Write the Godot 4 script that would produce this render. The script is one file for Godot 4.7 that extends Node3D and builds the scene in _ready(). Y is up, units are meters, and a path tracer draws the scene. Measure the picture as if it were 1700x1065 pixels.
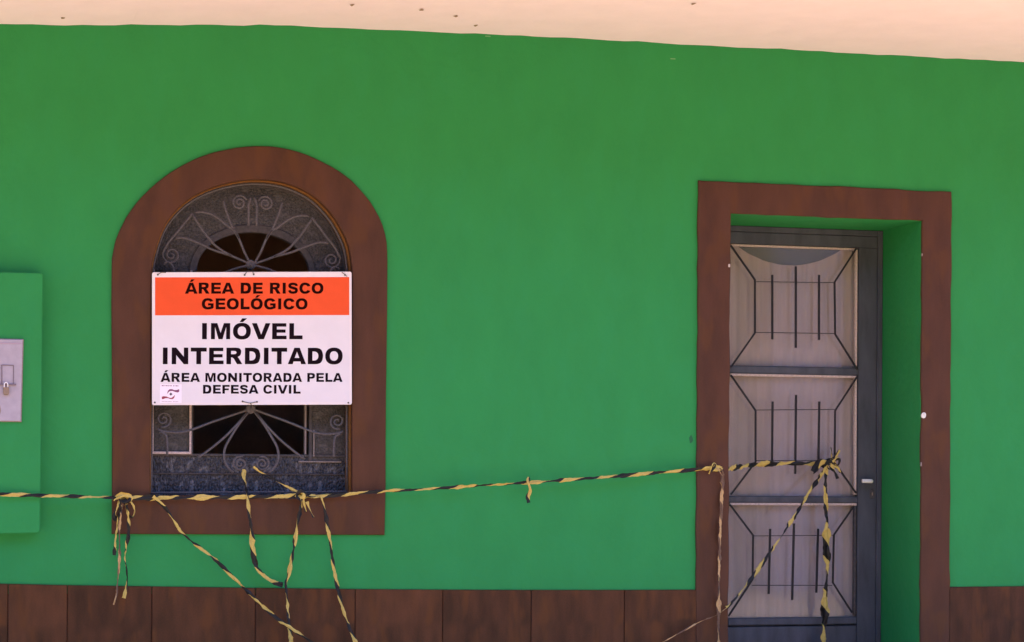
extends Node3D
# A shaded green house front with an arched window, a barred door and barrier tape.
# Units are metres; the wall face lies at z = 0, the street is at +z, the pavement at y = 0.

var M := {}
var used := {}
var house: Node3D

# ---------------------------------------------------------------- helpers
func numbered(called: String) -> String:
	if not used.has(called):
		used[called] = 0
		return called
	used[called] += 1
	return "%s_%03d" % [called, used[called]]

func thing(called: String, label: String, category: String, at := Vector3.ZERO, group := "") -> Node3D:
	var o := Node3D.new()
	o.name = numbered(called)
	add_child(o)
	o.position = at
	o.set_meta("label", label)
	o.set_meta("category", category)
	if group != "":
		o.set_meta("group", group)
	return o

func part(called: String, mesh: Mesh, m: Material, parent: Node, label := "") -> MeshInstance3D:
	var o := MeshInstance3D.new()
	o.name = called
	o.mesh = mesh
	o.material_override = m
	o.cast_shadow = GeometryInstance3D.SHADOW_CASTING_SETTING_ON
	parent.add_child(o, true)
	if label != "":
		o.set_meta("label", label)
	# parts are modelled in world coordinates; take the thing's own place off again
	var off := Vector3.ZERO
	var p = parent
	while p != null and p != self and p is Node3D:
		off += p.position
		p = p.get_parent()
	o.position = -off
	return o

func structure(called: String, mesh: Mesh, m: Material) -> MeshInstance3D:
	var o := part(called, mesh, m, self)
	o.set_meta("kind", "structure")
	return o

func begin(smooth := false) -> SurfaceTool:
	var st := SurfaceTool.new()
	st.begin(Mesh.PRIMITIVE_TRIANGLES)
	st.set_smooth_group(0 if smooth else -1)
	return st

func finish(st: SurfaceTool) -> ArrayMesh:
	st.generate_normals()
	return st.commit()

# a triangle whose front looks towards "out"
func tri(st: SurfaceTool, a: Vector3, b: Vector3, c: Vector3, out: Vector3) -> void:
	if (b - a).cross(c - a).dot(out) > 0.0:
		st.add_vertex(a); st.add_vertex(c); st.add_vertex(b)
	else:
		st.add_vertex(a); st.add_vertex(b); st.add_vertex(c)

func quad(st: SurfaceTool, a: Vector3, b: Vector3, c: Vector3, d: Vector3, out: Vector3) -> void:
	tri(st, a, b, c, out)
	tri(st, a, c, d, out)

func v3(p: Vector2, z: float) -> Vector3:
	return Vector3(p.x, p.y, z)

func inset(poly: PackedVector2Array, d: float) -> PackedVector2Array:
	var n := poly.size()
	var area := 0.0
	for i in n:
		area += poly[i].cross(poly[(i + 1) % n])
	var s := 1.0 if area > 0.0 else -1.0
	var r := PackedVector2Array()
	for i in n:
		var e0: Vector2 = (poly[i] - poly[(i + n - 1) % n]).normalized()
		var e1: Vector2 = (poly[(i + 1) % n] - poly[i]).normalized()
		var n0 := Vector2(-e0.y, e0.x) * s
		var n1 := Vector2(-e1.y, e1.x) * s
		var m := (n0 + n1).normalized()
		var k: float = d / maxf(m.dot(n0), 0.35)
		r.append(poly[i] + m * k)
	return r

# an outline in the wall's plane given thickness from z0 (back) to z1 (front), front edges bevelled
func slab_to(st: SurfaceTool, poly: PackedVector2Array, z0: float, z1: float, bevel := 0.003) -> void:
	var n := poly.size()
	var inn := inset(poly, bevel)
	var mid := Vector2.ZERO
	for p in poly:
		mid += p / n
	var idx := Geometry2D.triangulate_polygon(inn)
	for i in range(0, idx.size(), 3):
		tri(st, v3(inn[idx[i]], z1), v3(inn[idx[i + 1]], z1), v3(inn[idx[i + 2]], z1), Vector3(0, 0, 1))
	idx = Geometry2D.triangulate_polygon(poly)
	for i in range(0, idx.size(), 3):
		tri(st, v3(poly[idx[i]], z0), v3(poly[idx[i + 1]], z0), v3(poly[idx[i + 2]], z0), Vector3(0, 0, -1))
	for i in n:
		var j := (i + 1) % n
		var e: Vector2 = poly[j] - poly[i]
		var o2 := Vector2(e.y, -e.x)
		if o2.dot(inn[i] - poly[i]) > 0.0:
			o2 = -o2
		var o := v3(o2, 0).normalized()
		quad(st, v3(poly[i], z0), v3(poly[j], z0), v3(poly[j], z1 - bevel), v3(poly[i], z1 - bevel), o)
		quad(st, v3(poly[i], z1 - bevel), v3(poly[j], z1 - bevel), v3(inn[j], z1), v3(inn[i], z1), o + Vector3(0, 0, 1))

func slab(poly: PackedVector2Array, z0: float, z1: float, bevel := 0.003) -> ArrayMesh:
	var st := begin()
	slab_to(st, poly, z0, z1, bevel)
	return finish(st)

# edges cut in by hand: the outline broken into short steps that stray a little
func wobble(poly: PackedVector2Array, step: float, amp: float, sd: int) -> PackedVector2Array:
	var nz := FastNoiseLite.new()
	nz.seed = sd
	nz.frequency = 1.0
	var out := PackedVector2Array()
	for i in poly.size():
		var a := poly[i]
		var b := poly[(i + 1) % poly.size()]
		var n := maxi(int(a.distance_to(b) / step), 1)
		for k in n:
			var p := a.lerp(b, float(k) / n)
			out.append(p + Vector2(nz.get_noise_2d(p.x * 5.0, p.y * 5.0), nz.get_noise_2d(p.x * 5.0 + 40.0, p.y * 5.0)) * amp)
	return out

func rect(x0: float, y0: float, x1: float, y1: float) -> PackedVector2Array:
	return PackedVector2Array([Vector2(x0, y0), Vector2(x1, y0), Vector2(x1, y1), Vector2(x0, y1)])

func rounded(poly: PackedVector2Array, r: float, seg := 4) -> PackedVector2Array:
	var out := PackedVector2Array()
	var n := poly.size()
	for i in n:
		var a: Vector2 = poly[i] + (poly[(i + n - 1) % n] - poly[i]).normalized() * r
		var b: Vector2 = poly[i] + (poly[(i + 1) % n] - poly[i]).normalized() * r
		for k in seg + 1:
			var t := float(k) / seg
			out.append(a.lerp(poly[i], t).lerp(poly[i].lerp(b, t), t))
	return out

func box_to(st: SurfaceTool, a: Vector3, b: Vector3) -> void:
	quad(st, Vector3(a.x, a.y, b.z), Vector3(b.x, a.y, b.z), Vector3(b.x, b.y, b.z), Vector3(a.x, b.y, b.z), Vector3(0, 0, 1))
	quad(st, Vector3(a.x, a.y, a.z), Vector3(b.x, a.y, a.z), Vector3(b.x, b.y, a.z), Vector3(a.x, b.y, a.z), Vector3(0, 0, -1))
	quad(st, Vector3(a.x, a.y, a.z), Vector3(a.x, a.y, b.z), Vector3(a.x, b.y, b.z), Vector3(a.x, b.y, a.z), Vector3(-1, 0, 0))
	quad(st, Vector3(b.x, a.y, a.z), Vector3(b.x, a.y, b.z), Vector3(b.x, b.y, b.z), Vector3(b.x, b.y, a.z), Vector3(1, 0, 0))
	quad(st, Vector3(a.x, b.y, a.z), Vector3(b.x, b.y, a.z), Vector3(b.x, b.y, b.z), Vector3(a.x, b.y, b.z), Vector3(0, 1, 0))
	quad(st, Vector3(a.x, a.y, a.z), Vector3(b.x, a.y, a.z), Vector3(b.x, a.y, b.z), Vector3(a.x, a.y, b.z), Vector3(0, -1, 0))

func box(a: Vector3, b: Vector3) -> ArrayMesh:
	var st := begin()
	box_to(st, a, b)
	return finish(st)

# points along a smooth line through "pts" (Catmull-Rom), evenly spaced
func smooth_line(pts: Array, step: float) -> PackedVector3Array:
	var dense := PackedVector3Array()
	var n := pts.size()
	for i in n - 1:
		var p0: Vector3 = pts[maxi(i - 1, 0)]
		var p1: Vector3 = pts[i]
		var p2: Vector3 = pts[i + 1]
		var p3: Vector3 = pts[mini(i + 2, n - 1)]
		for k in 16:
			var t := k / 16.0
			dense.append(0.5 * ((2.0 * p1) + (p2 - p0) * t + (2.0 * p0 - 5.0 * p1 + 4.0 * p2 - p3) * t * t + (3.0 * p1 - p0 - 3.0 * p2 + p3) * t * t * t))
	dense.append(pts[n - 1])
	var total := 0.0
	for i in dense.size() - 1:
		total += dense[i].distance_to(dense[i + 1])
	var count := maxi(int(total / step), 2)
	var out := PackedVector3Array()
	var at := 0.0
	var seg := 0
	var before := 0.0
	for k in count + 1:
		var want := total * k / count
		while seg < dense.size() - 2 and before + dense[seg].distance_to(dense[seg + 1]) < want:
			before += dense[seg].distance_to(dense[seg + 1])
			seg += 1
		var l := dense[seg].distance_to(dense[seg + 1])
		out.append(dense[seg].lerp(dense[seg + 1], clampf((want - before) / maxf(l, 1e-6), 0.0, 1.0)))
	return out

# a rod of round (or flattened) section along a line in a plane facing the street
func rod_to(st: SurfaceTool, line: PackedVector3Array, wide: float, deep: float, sides := 6) -> void:
	var n := line.size()
	var rings := []
	for i in n:
		var t: Vector3 = (line[mini(i + 1, n - 1)] - line[maxi(i - 1, 0)]).normalized()
		var b := t.cross(Vector3(0, 0, 1))
		b = b.normalized() if b.length() > 0.01 else Vector3(1, 0, 0)
		var d := b.cross(t).normalized()
		var ring := PackedVector3Array()
		for k in sides:
			var a := TAU * (k + 0.5) / sides
			ring.append(line[i] + b * cos(a) * wide * 0.5 + d * sin(a) * deep * 0.5)
		rings.append(ring)
	for i in n - 1:
		for k in sides:
			var j := (k + 1) % sides
			var mid: Vector3 = (rings[i][k] + rings[i][j]) * 0.5 - line[i]
			quad(st, rings[i][k], rings[i][j], rings[i + 1][j], rings[i + 1][k], mid)
	for e in [0, n - 1]:
		var out: Vector3 = line[0] - line[1] if e == 0 else line[n - 1] - line[n - 2]
		for k in range(1, sides - 1):
			tri(st, rings[e][0], rings[e][k], rings[e][k + 1], out)

func rod(pts: Array, wide: float, deep := 0.0, smooth := true, step := 0.012) -> ArrayMesh:
	var st := begin(smooth)
	var line := smooth_line(pts, step) if pts.size() > 2 else PackedVector3Array(pts)
	rod_to(st, line, wide, deep if deep > 0.0 else wide, 8 if smooth else 4)
	return finish(st)

func kinked(pts: Array, wide: float, deep: float) -> ArrayMesh:
	var st := begin()
	rod_to(st, PackedVector3Array(pts), wide, deep, 4)
	return finish(st)

func spiral(c: Vector3, r0: float, r1: float, a0: float, turns: float) -> Array:
	var out := []
	var n := 22
	for k in n + 1:
		var t := float(k) / n
		var a := a0 + turns * TAU * t
		var r := lerpf(r0, r1, t)
		out.append(c + Vector3(cos(a), sin(a), 0) * r)
	return out

# thin plastic tape: a creased ribbon that turns about its own length
func tape_mesh(pts: Array, width: float, sd: int, turn := 1.2, crease := 0.45, start := 0.0, first := 0.0) -> ArrayMesh:
	var st := begin(true)
	var line := smooth_line(pts, 0.007)
	var nz := FastNoiseLite.new()
	nz.seed = sd
	nz.frequency = 1.0
	nz.noise_type = FastNoiseLite.TYPE_SIMPLEX_SMOOTH
	var n := line.size()
	var across := 7
	var rows := []
	var run := start
	for i in n:
		if i > 0:
			run += line[i].distance_to(line[i - 1])
		var t: Vector3 = (line[mini(i + 1, n - 1)] - line[maxi(i - 1, 0)]).normalized()
		var b := t.cross(Vector3(0, 0, 1))
		b = b.normalized() if b.length() > 0.02 else Vector3(1, 0, 0)
		var d := b.cross(t).normalized()
		var phi := first + turn * (2.0 * nz.get_noise_2d(run * 4.0, 3.0) + 0.7 * nz.get_noise_2d(run * 15.0, 8.0)) * PI
		var w := width * 0.86 * clampf(0.80 + 0.75 * nz.get_noise_2d(run * 6.0, 31.0) + 0.35 * nz.get_noise_2d(run * 24.0, 91.0), 0.38, 1.25)
		var ph := nz.get_noise_2d(run * 5.0, 77.0) * 4.0
		var row := PackedVector3Array()
		for k in across:
			var s := float(k) / (across - 1) * 2.0 - 1.0
			var fold := crease * w * 0.5 * (cos(s * 3.6 + ph) + 0.6 * nz.get_noise_2d(run * 34.0, s * 2.0))
			var q := Vector2(s * w * 0.5, fold).rotated(phi)
			row.append(line[i] + b * q.x + d * q.y)
		rows.append([row, run])
	for i in n - 1:
		for k in across - 1:
			var c := [[i, k], [i, k + 1], [i + 1, k + 1], [i, k], [i + 1, k + 1], [i + 1, k]]
			for e in c:
				st.set_uv(Vector2(float(e[1]) / (across - 1), rows[e[0]][1] / 0.175 + 0.16 * nz.get_noise_2d(rows[e[0]][1] * 5.0, 50.0)))
				st.add_vertex(rows[e[0]][0][e[1]])
	return finish(st)

# ---------------------------------------------------------------- colours
func lin(r: float, g: float, b: float) -> Color:
	return Color(r, g, b).linear_to_srgb()

# grain of a surface: base colour scattered by noise, stretched along v when wanted
func grain(base: Color, spread: float, freq: float, sd: int, stretch := Vector2.ONE, size := 512, tint := Color(0, 0, 0, 0), tint_at := 0.35) -> ImageTexture:
	var a := FastNoiseLite.new()
	a.seed = sd
	a.noise_type = FastNoiseLite.TYPE_SIMPLEX_SMOOTH
	a.frequency = freq
	a.fractal_octaves = 5
	var w := int(size / stretch.x)
	var h := int(size / stretch.y)
	var im := a.get_seamless_image(w, h)
	im.resize(size, size, Image.INTERPOLATE_CUBIC)
	a.seed = sd + 9
	a.frequency = 0.16
	a.fractal_octaves = 2
	var im2 := a.get_seamless_image(size, size)
	a.seed = sd + 17
	a.frequency = 0.012
	a.fractal_octaves = 4
	var im3 := a.get_seamless_image(w, h)
	im3.resize(size, size, Image.INTERPOLATE_CUBIC)
	var out := Image.create(size, size, true, Image.FORMAT_RGB8)
	for y in size:
		for x in size:
			var v := im.get_pixel(x, y).r - 0.5
			var f := im2.get_pixel(x, y).r - 0.5
			var c := base * (1.0 + spread * (v * 2.0 + f * 0.6))
			if tint.a > 0.0:
				var k := clampf((im3.get_pixel(x, y).r - 1.0 + tint_at) * 4.0, 0.0, 1.0) * tint.a
				c = c.lerp(Color(tint.r, tint.g, tint.b), k)
			out.set_pixel(x, y, Color(c.r, c.g, c.b).clamp().linear_to_srgb())
	out.generate_mipmaps()
	return ImageTexture.create_from_image(out)

func relief(freq: float, sd: int, strength: float, stretch := Vector2.ONE, size := 512, octaves := 5) -> ImageTexture:
	var a := FastNoiseLite.new()
	a.seed = sd
	a.noise_type = FastNoiseLite.TYPE_SIMPLEX_SMOOTH
	a.frequency = freq
	a.fractal_octaves = octaves
	var im := a.get_seamless_image(int(size / stretch.x), int(size / stretch.y))
	im.resize(size, size, Image.INTERPOLATE_CUBIC)
	im.bump_map_to_normal_map(strength)
	im.generate_mipmaps()
	return ImageTexture.create_from_image(im)

func surface(tex: Texture2D, tile: float, rough: float, bump: Texture2D = null, bump_scale := 1.0, metal := 0.0) -> StandardMaterial3D:
	var m := StandardMaterial3D.new()
	m.albedo_texture = tex
	m.roughness = rough
	m.metallic = metal
	m.metallic_specular = 0.32
	m.uv1_triplanar = true
	m.uv1_world_triplanar = true
	m.uv1_scale = Vector3.ONE / tile
	if bump != null:
		m.normal_enabled = true
		m.normal_texture = bump
		m.normal_scale = bump_scale
	return m

func plain(c: Color, rough := 0.6, metal := 0.0) -> StandardMaterial3D:
	var m := StandardMaterial3D.new()
	m.albedo_color = c
	m.roughness = rough
	m.metallic = metal
	return m

func make_materials() -> void:
	var coarse := relief(0.012, 5, 3.0, Vector2.ONE, 1024, 6)
	var plaster := relief(0.035, 6, 5.0, Vector2.ONE, 1024, 6)
	M.green = surface(grain(Color(0.0245, 0.240, 0.063), 0.045, 0.010, 3, Vector2(1, 2), 1024, Color(0.0255, 0.250, 0.074, 0.35), 0.46), 2.3, 0.72, plaster, 0.22)
	M.soffit = surface(grain(Color(0.90, 0.73, 0.80), 0.03, 0.012, 21), 1.6, 0.8, coarse, 0.25)
	M.brown = surface(grain(Color(0.074, 0.0285, 0.0158), 0.18, 0.012, 41, Vector2(1, 3), 512, Color(0.096, 0.036, 0.012, 0.6), 0.46), 0.9, 0.5, relief(0.02, 8, 3.0, Vector2(1, 8)), 0.3)
	M.brown_across = surface(grain(Color(0.074, 0.023, 0.013), 0.34, 0.022, 44, Vector2(9, 1), 512, Color(0.088, 0.031, 0.015, 0.6), 0.46), 0.9, 0.5, relief(0.02, 9, 3.0, Vector2(8, 1)), 0.3)
	M.panels = []
	for k in 4:
		M.panels.append(surface(grain(Color(0.072, 0.025, 0.0105) * [1.0, 0.86, 1.10, 0.93][k], 0.42, 0.014, 60 + k, Vector2(1, 4), 512, Color(0.108, 0.036, 0.010, 0.7), 0.45), 0.8, 0.46, relief(0.02, 70 + k, 3.0, Vector2(1, 8)), 0.3))
	M.ochre_brown = surface(grain(Color(0.20, 0.085, 0.02), 0.3, 0.03, 48), 0.5, 0.4)
	M.grout = plain(lin(0.06, 0.024, 0.012), 0.9)
	M.iron = surface(grain(Color(0.092, 0.080, 0.086), 0.45, 0.05, 81), 0.3, 0.55, null, 1.0, 0.0)
	M.pale_iron = surface(grain(Color(0.27, 0.22, 0.21), 0.3, 0.05, 82), 0.3, 0.55)
	M.sash = surface(grain(Color(0.072, 0.062, 0.066), 0.35, 0.03, 83), 0.4, 0.45)
	M.frost = surface(grain(Color(0.062, 0.056, 0.058), 0.5, 0.05, 85, Vector2.ONE, 512, Color(0.105, 0.095, 0.098, 0.7), 0.45), 0.35, 0.32, relief(0.05, 86, 8.0), 0.6)
	M.hammered = surface(grain(Color(0.068, 0.066, 0.076), 0.6, 0.05, 87, Vector2(1, 2), 512, Color(0.19, 0.18, 0.195, 0.9), 0.40), 0.30, 0.25, relief(0.045, 88, 22.0, Vector2(1, 2), 512, 2), 1.0)
	M.door = surface(grain(Color(0.074, 0.076, 0.096), 0.25, 0.02, 91, Vector2(1, 4)), 0.8, 0.42)
	M.bar = surface(grain(Color(0.022, 0.018, 0.022), 0.3, 0.03, 93), 0.4, 0.5)
	M.putty = surface(grain(Color(0.56, 0.43, 0.40), 0.35, 0.05, 94), 0.3, 0.7)
	M.cloth = surface(grain(Color(0.36, 0.252, 0.235), 0.11, 0.02, 95, Vector2(1, 12), 512, Color(0.30, 0.22, 0.215, 0.6), 0.45), 0.5, 0.9)
	M.cloth.backlight = Color(0.3, 0.25, 0.25)
	M.lining = plain(lin(0.045, 0.042, 0.034), 0.8)
	M.glass = plain(Color(0.75, 0.78, 0.78, 0.07), 0.06)
	M.glass.metallic_specular = 0.36
	M.glass.transparency = BaseMaterial3D.TRANSPARENCY_ALPHA
	M.inner = surface(grain(Color(0.42, 0.20, 0.12), 0.2, 0.02, 98), 1.5, 0.9)
	M.room = surface(grain(Color(0.60, 0.50, 0.42), 0.15, 0.02, 97), 1.5, 0.9)
	M.sign_white = surface(grain(Color(0.735, 0.675, 0.725), 0.03, 0.01, 101), 0.7, 0.35)
	M.sign_rim = plain(lin(0.78, 0.70, 0.73), 0.35)
	M.orange = surface(grain(Color(0.78, 0.088, 0.024), 0.05, 0.01, 103), 0.7, 0.38)
	M.ink = plain(lin(0.010, 0.005, 0.008), 0.9)
	M.ink_warm = plain(lin(0.018, 0.003, 0.002), 0.9)
	for k in [M.ink, M.ink_warm]:
		k.metallic_specular = 0.15
	M.sticker = plain(lin(0.88, 0.78, 0.88), 0.35)
	M.logo_red = plain(lin(0.30, 0.035, 0.07), 0.5)
	M.logo_violet = plain(lin(0.20, 0.045, 0.13), 0.5)
	M.logo_grey = plain(lin(0.40, 0.30, 0.38), 0.5)
	M.wire = plain(lin(0.05, 0.04, 0.04), 0.5)
	M.meter = surface(grain(Color(0.40, 0.345, 0.41), 0.08, 0.02, 111), 0.5, 0.5)
	M.meter_line = plain(lin(0.20, 0.15, 0.18), 0.6)
	M.brass = plain(lin(0.26, 0.18, 0.13), 0.6, 0.1)
	M.chrome = plain(lin(0.86, 0.80, 0.80), 0.35, 0.1)
	M.white_dot = plain(lin(0.80, 0.78, 0.78), 0.4)
	M.smudge = plain(lin(0.016, 0.115, 0.045), 0.9)
	M.fleck = plain(lin(0.16, 0.36, 0.16), 0.9)
	M.speck = plain(lin(0.30, 0.19, 0.12), 0.9)
	M.pavement = surface(grain(Color(0.58, 0.47, 0.36), 0.2, 0.02, 121), 2.0, 0.9)
	M.street = surface(grain(Color(0.62, 0.435, 0.235), 0.25, 0.02, 123), 3.0, 0.95)
	M.opposite_a = surface(grain(Color(0.50, 0.27, 0.15), 0.1, 0.01, 131), 3.0, 0.9)
	M.opposite_b = surface(grain(Color(0.62, 0.42, 0.18), 0.1, 0.01, 133), 3.0, 0.9)
	M.tiles = surface(grain(Color(0.30, 0.12, 0.06), 0.3, 0.03, 135), 1.0, 0.9)
	M.earth = surface(grain(Color(0.30, 0.235, 0.16), 0.25, 0.01, 125), 9.0, 1.0)
	M.tape = tape_material(Color(0.54, 0.39, 0.10), Color(0.014, 0.012, 0.012), 4)
	M.old_tape = tape_material(Color(0.50, 0.31, 0.14), Color(0.15, 0.085, 0.055), 5)

# barrier tape: slanting yellow and black bars, one pair to every 17.5 cm, rubbed in places
func tape_material(pale: Color, dark: Color, sd: int) -> StandardMaterial3D:
	var im := Image.create(64, 512, true, Image.FORMAT_RGB8)
	var nz := FastNoiseLite.new()
	nz.seed = sd
	nz.frequency = 0.06
	for y in 512:
		for x in 64:
			var f := fposmod(y / 256.0 + 0.30 * x / 64.0, 1.0)
			var g := 1.0 + 0.22 * nz.get_noise_2d(x, y)
			var c := pale if f < 0.5 else dark
			im.set_pixel(x, y, Color(c.r * g, c.g * g, c.b * g).linear_to_srgb())
	im.generate_mipmaps()
	var m := StandardMaterial3D.new()
	m.albedo_texture = ImageTexture.create_from_image(im)
	m.uv1_scale = Vector3(1, 0.5, 1)
	m.roughness = 0.45
	m.metallic_specular = 0.35
	m.cull_mode = BaseMaterial3D.CULL_DISABLED
	m.backlight = Color(0.25, 0.25, 0.25)
	return m

# ---------------------------------------------------------------- light and camera
func make_view() -> void:
	var cam := Camera3D.new()
	cam.name = "camera"
	add_child(cam)
	cam.projection = Camera3D.PROJECTION_FRUSTUM
	cam.keep_aspect = Camera3D.KEEP_HEIGHT
	cam.near = 0.1
	cam.far = 400.0
	cam.size = 0.02845
	cam.frustum_offset = Vector2(0.0, 0.00715)
	cam.position = Vector3(-2.73600, 1.03000, 10.34429)
	cam.basis = Basis(Vector3(0.96674, 0.00550, 0.25570), Vector3(-0.00532, 0.99998, -0.00141), Vector3(-0.25570, -0.00000, 0.96676)).orthonormalized()
	cam.current = true

	var sky_mat := ProceduralSkyMaterial.new()
	sky_mat.sky_top_color = lin(0.13, 0.33, 0.88)
	sky_mat.sky_horizon_color = lin(0.44, 0.62, 0.92)
	sky_mat.sky_curve = 0.12
	sky_mat.ground_horizon_color = lin(0.45, 0.42, 0.38)
	sky_mat.ground_bottom_color = lin(0.25, 0.21, 0.16)
	sky_mat.sun_angle_max = 0.0
	var sky := Sky.new()
	sky.sky_material = sky_mat
	var env := Environment.new()
	env.background_mode = Environment.BG_SKY
	env.sky = sky
	env.background_energy_multiplier = 1.5
	env.tonemap_mode = Environment.TONE_MAPPER_LINEAR
	env.tonemap_exposure = 2.17
	env.sdfgi_enabled = true
	env.ssao_enabled = true
	env.ssil_enabled = true
	var we := WorldEnvironment.new()
	we.name = "world_environment"
	we.environment = env
	add_child(we)

	var sun := DirectionalLight3D.new()
	sun.name = "sun"
	add_child(sun)
	sun.light_energy = 1.6
	sun.light_color = Color(1.0, 0.94, 0.84)
	sun.light_angular_distance = 0.5
	sun.shadow_enabled = true
	sun.basis = Basis.looking_at(-Vector3(-0.35, 0.92, 0.26).normalized(), Vector3(0, 0, 1))

# ---------------------------------------------------------------- the house
func ring_mesh(outer: PackedVector2Array, inner: PackedVector2Array, back: float, front: float, deep: float, bevel: float, closed: bool) -> ArrayMesh:
	# a flat band between two outlines; its inner edge runs back to "deep" as the lining of the opening
	var st := begin()
	var n := outer.size()
	for i in (n if closed else n - 1):
		var j := (i + 1) % n
		var a := outer[i]; var b := outer[j]; var c := inner[j]; var d := inner[i]
		var ao := a.lerp(d, bevel / a.distance_to(d)); var bo := b.lerp(c, bevel / b.distance_to(c))
		var di := d.lerp(a, bevel / a.distance_to(d)); var ci := c.lerp(b, bevel / b.distance_to(c))
		var outw := v3((a + b) * 0.5 - (c + d) * 0.5, 0).normalized()
		quad(st, v3(ao, front), v3(bo, front), v3(ci, front), v3(di, front), Vector3(0, 0, 1))
		quad(st, v3(a, front - bevel), v3(b, front - bevel), v3(bo, front), v3(ao, front), outw + Vector3(0, 0, 1))
		quad(st, v3(a, back), v3(b, back), v3(b, front - bevel), v3(a, front - bevel), outw)
		quad(st, v3(di, front), v3(ci, front), v3(c, front - bevel), v3(d, front - bevel), -outw + Vector3(0, 0, 1))
		quad(st, v3(d, front - bevel), v3(c, front - bevel), v3(c, deep), v3(d, deep), -outw)
	return finish(st)

# evenly spread points along an open outline
func spread(pts: PackedVector2Array, n: int) -> PackedVector2Array:
	var a := []
	for p in pts:
		a.append(v3(p, 0))
	var line := smooth_line(a, 0.004)
	var out := PackedVector2Array()
	for k in n:
		var q := line[int(round(float(k) / (n - 1) * (line.size() - 1)))]
		out.append(Vector2(q.x, q.y))
	return out

func arch_outline(left_low: Vector2, arch: PackedVector2Array, right_low: Vector2) -> PackedVector2Array:
	var out := PackedVector2Array()
	out.append(left_low)
	for k in range(1, 6):
		out.append(left_low.lerp(arch[0], k / 6.0))
	out.append_array(spread(arch, 45))
	for k in range(1, 6):
		out.append(arch[arch.size() - 1].lerp(right_low, k / 6.0))
	out.append(right_low)
	return out

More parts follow.
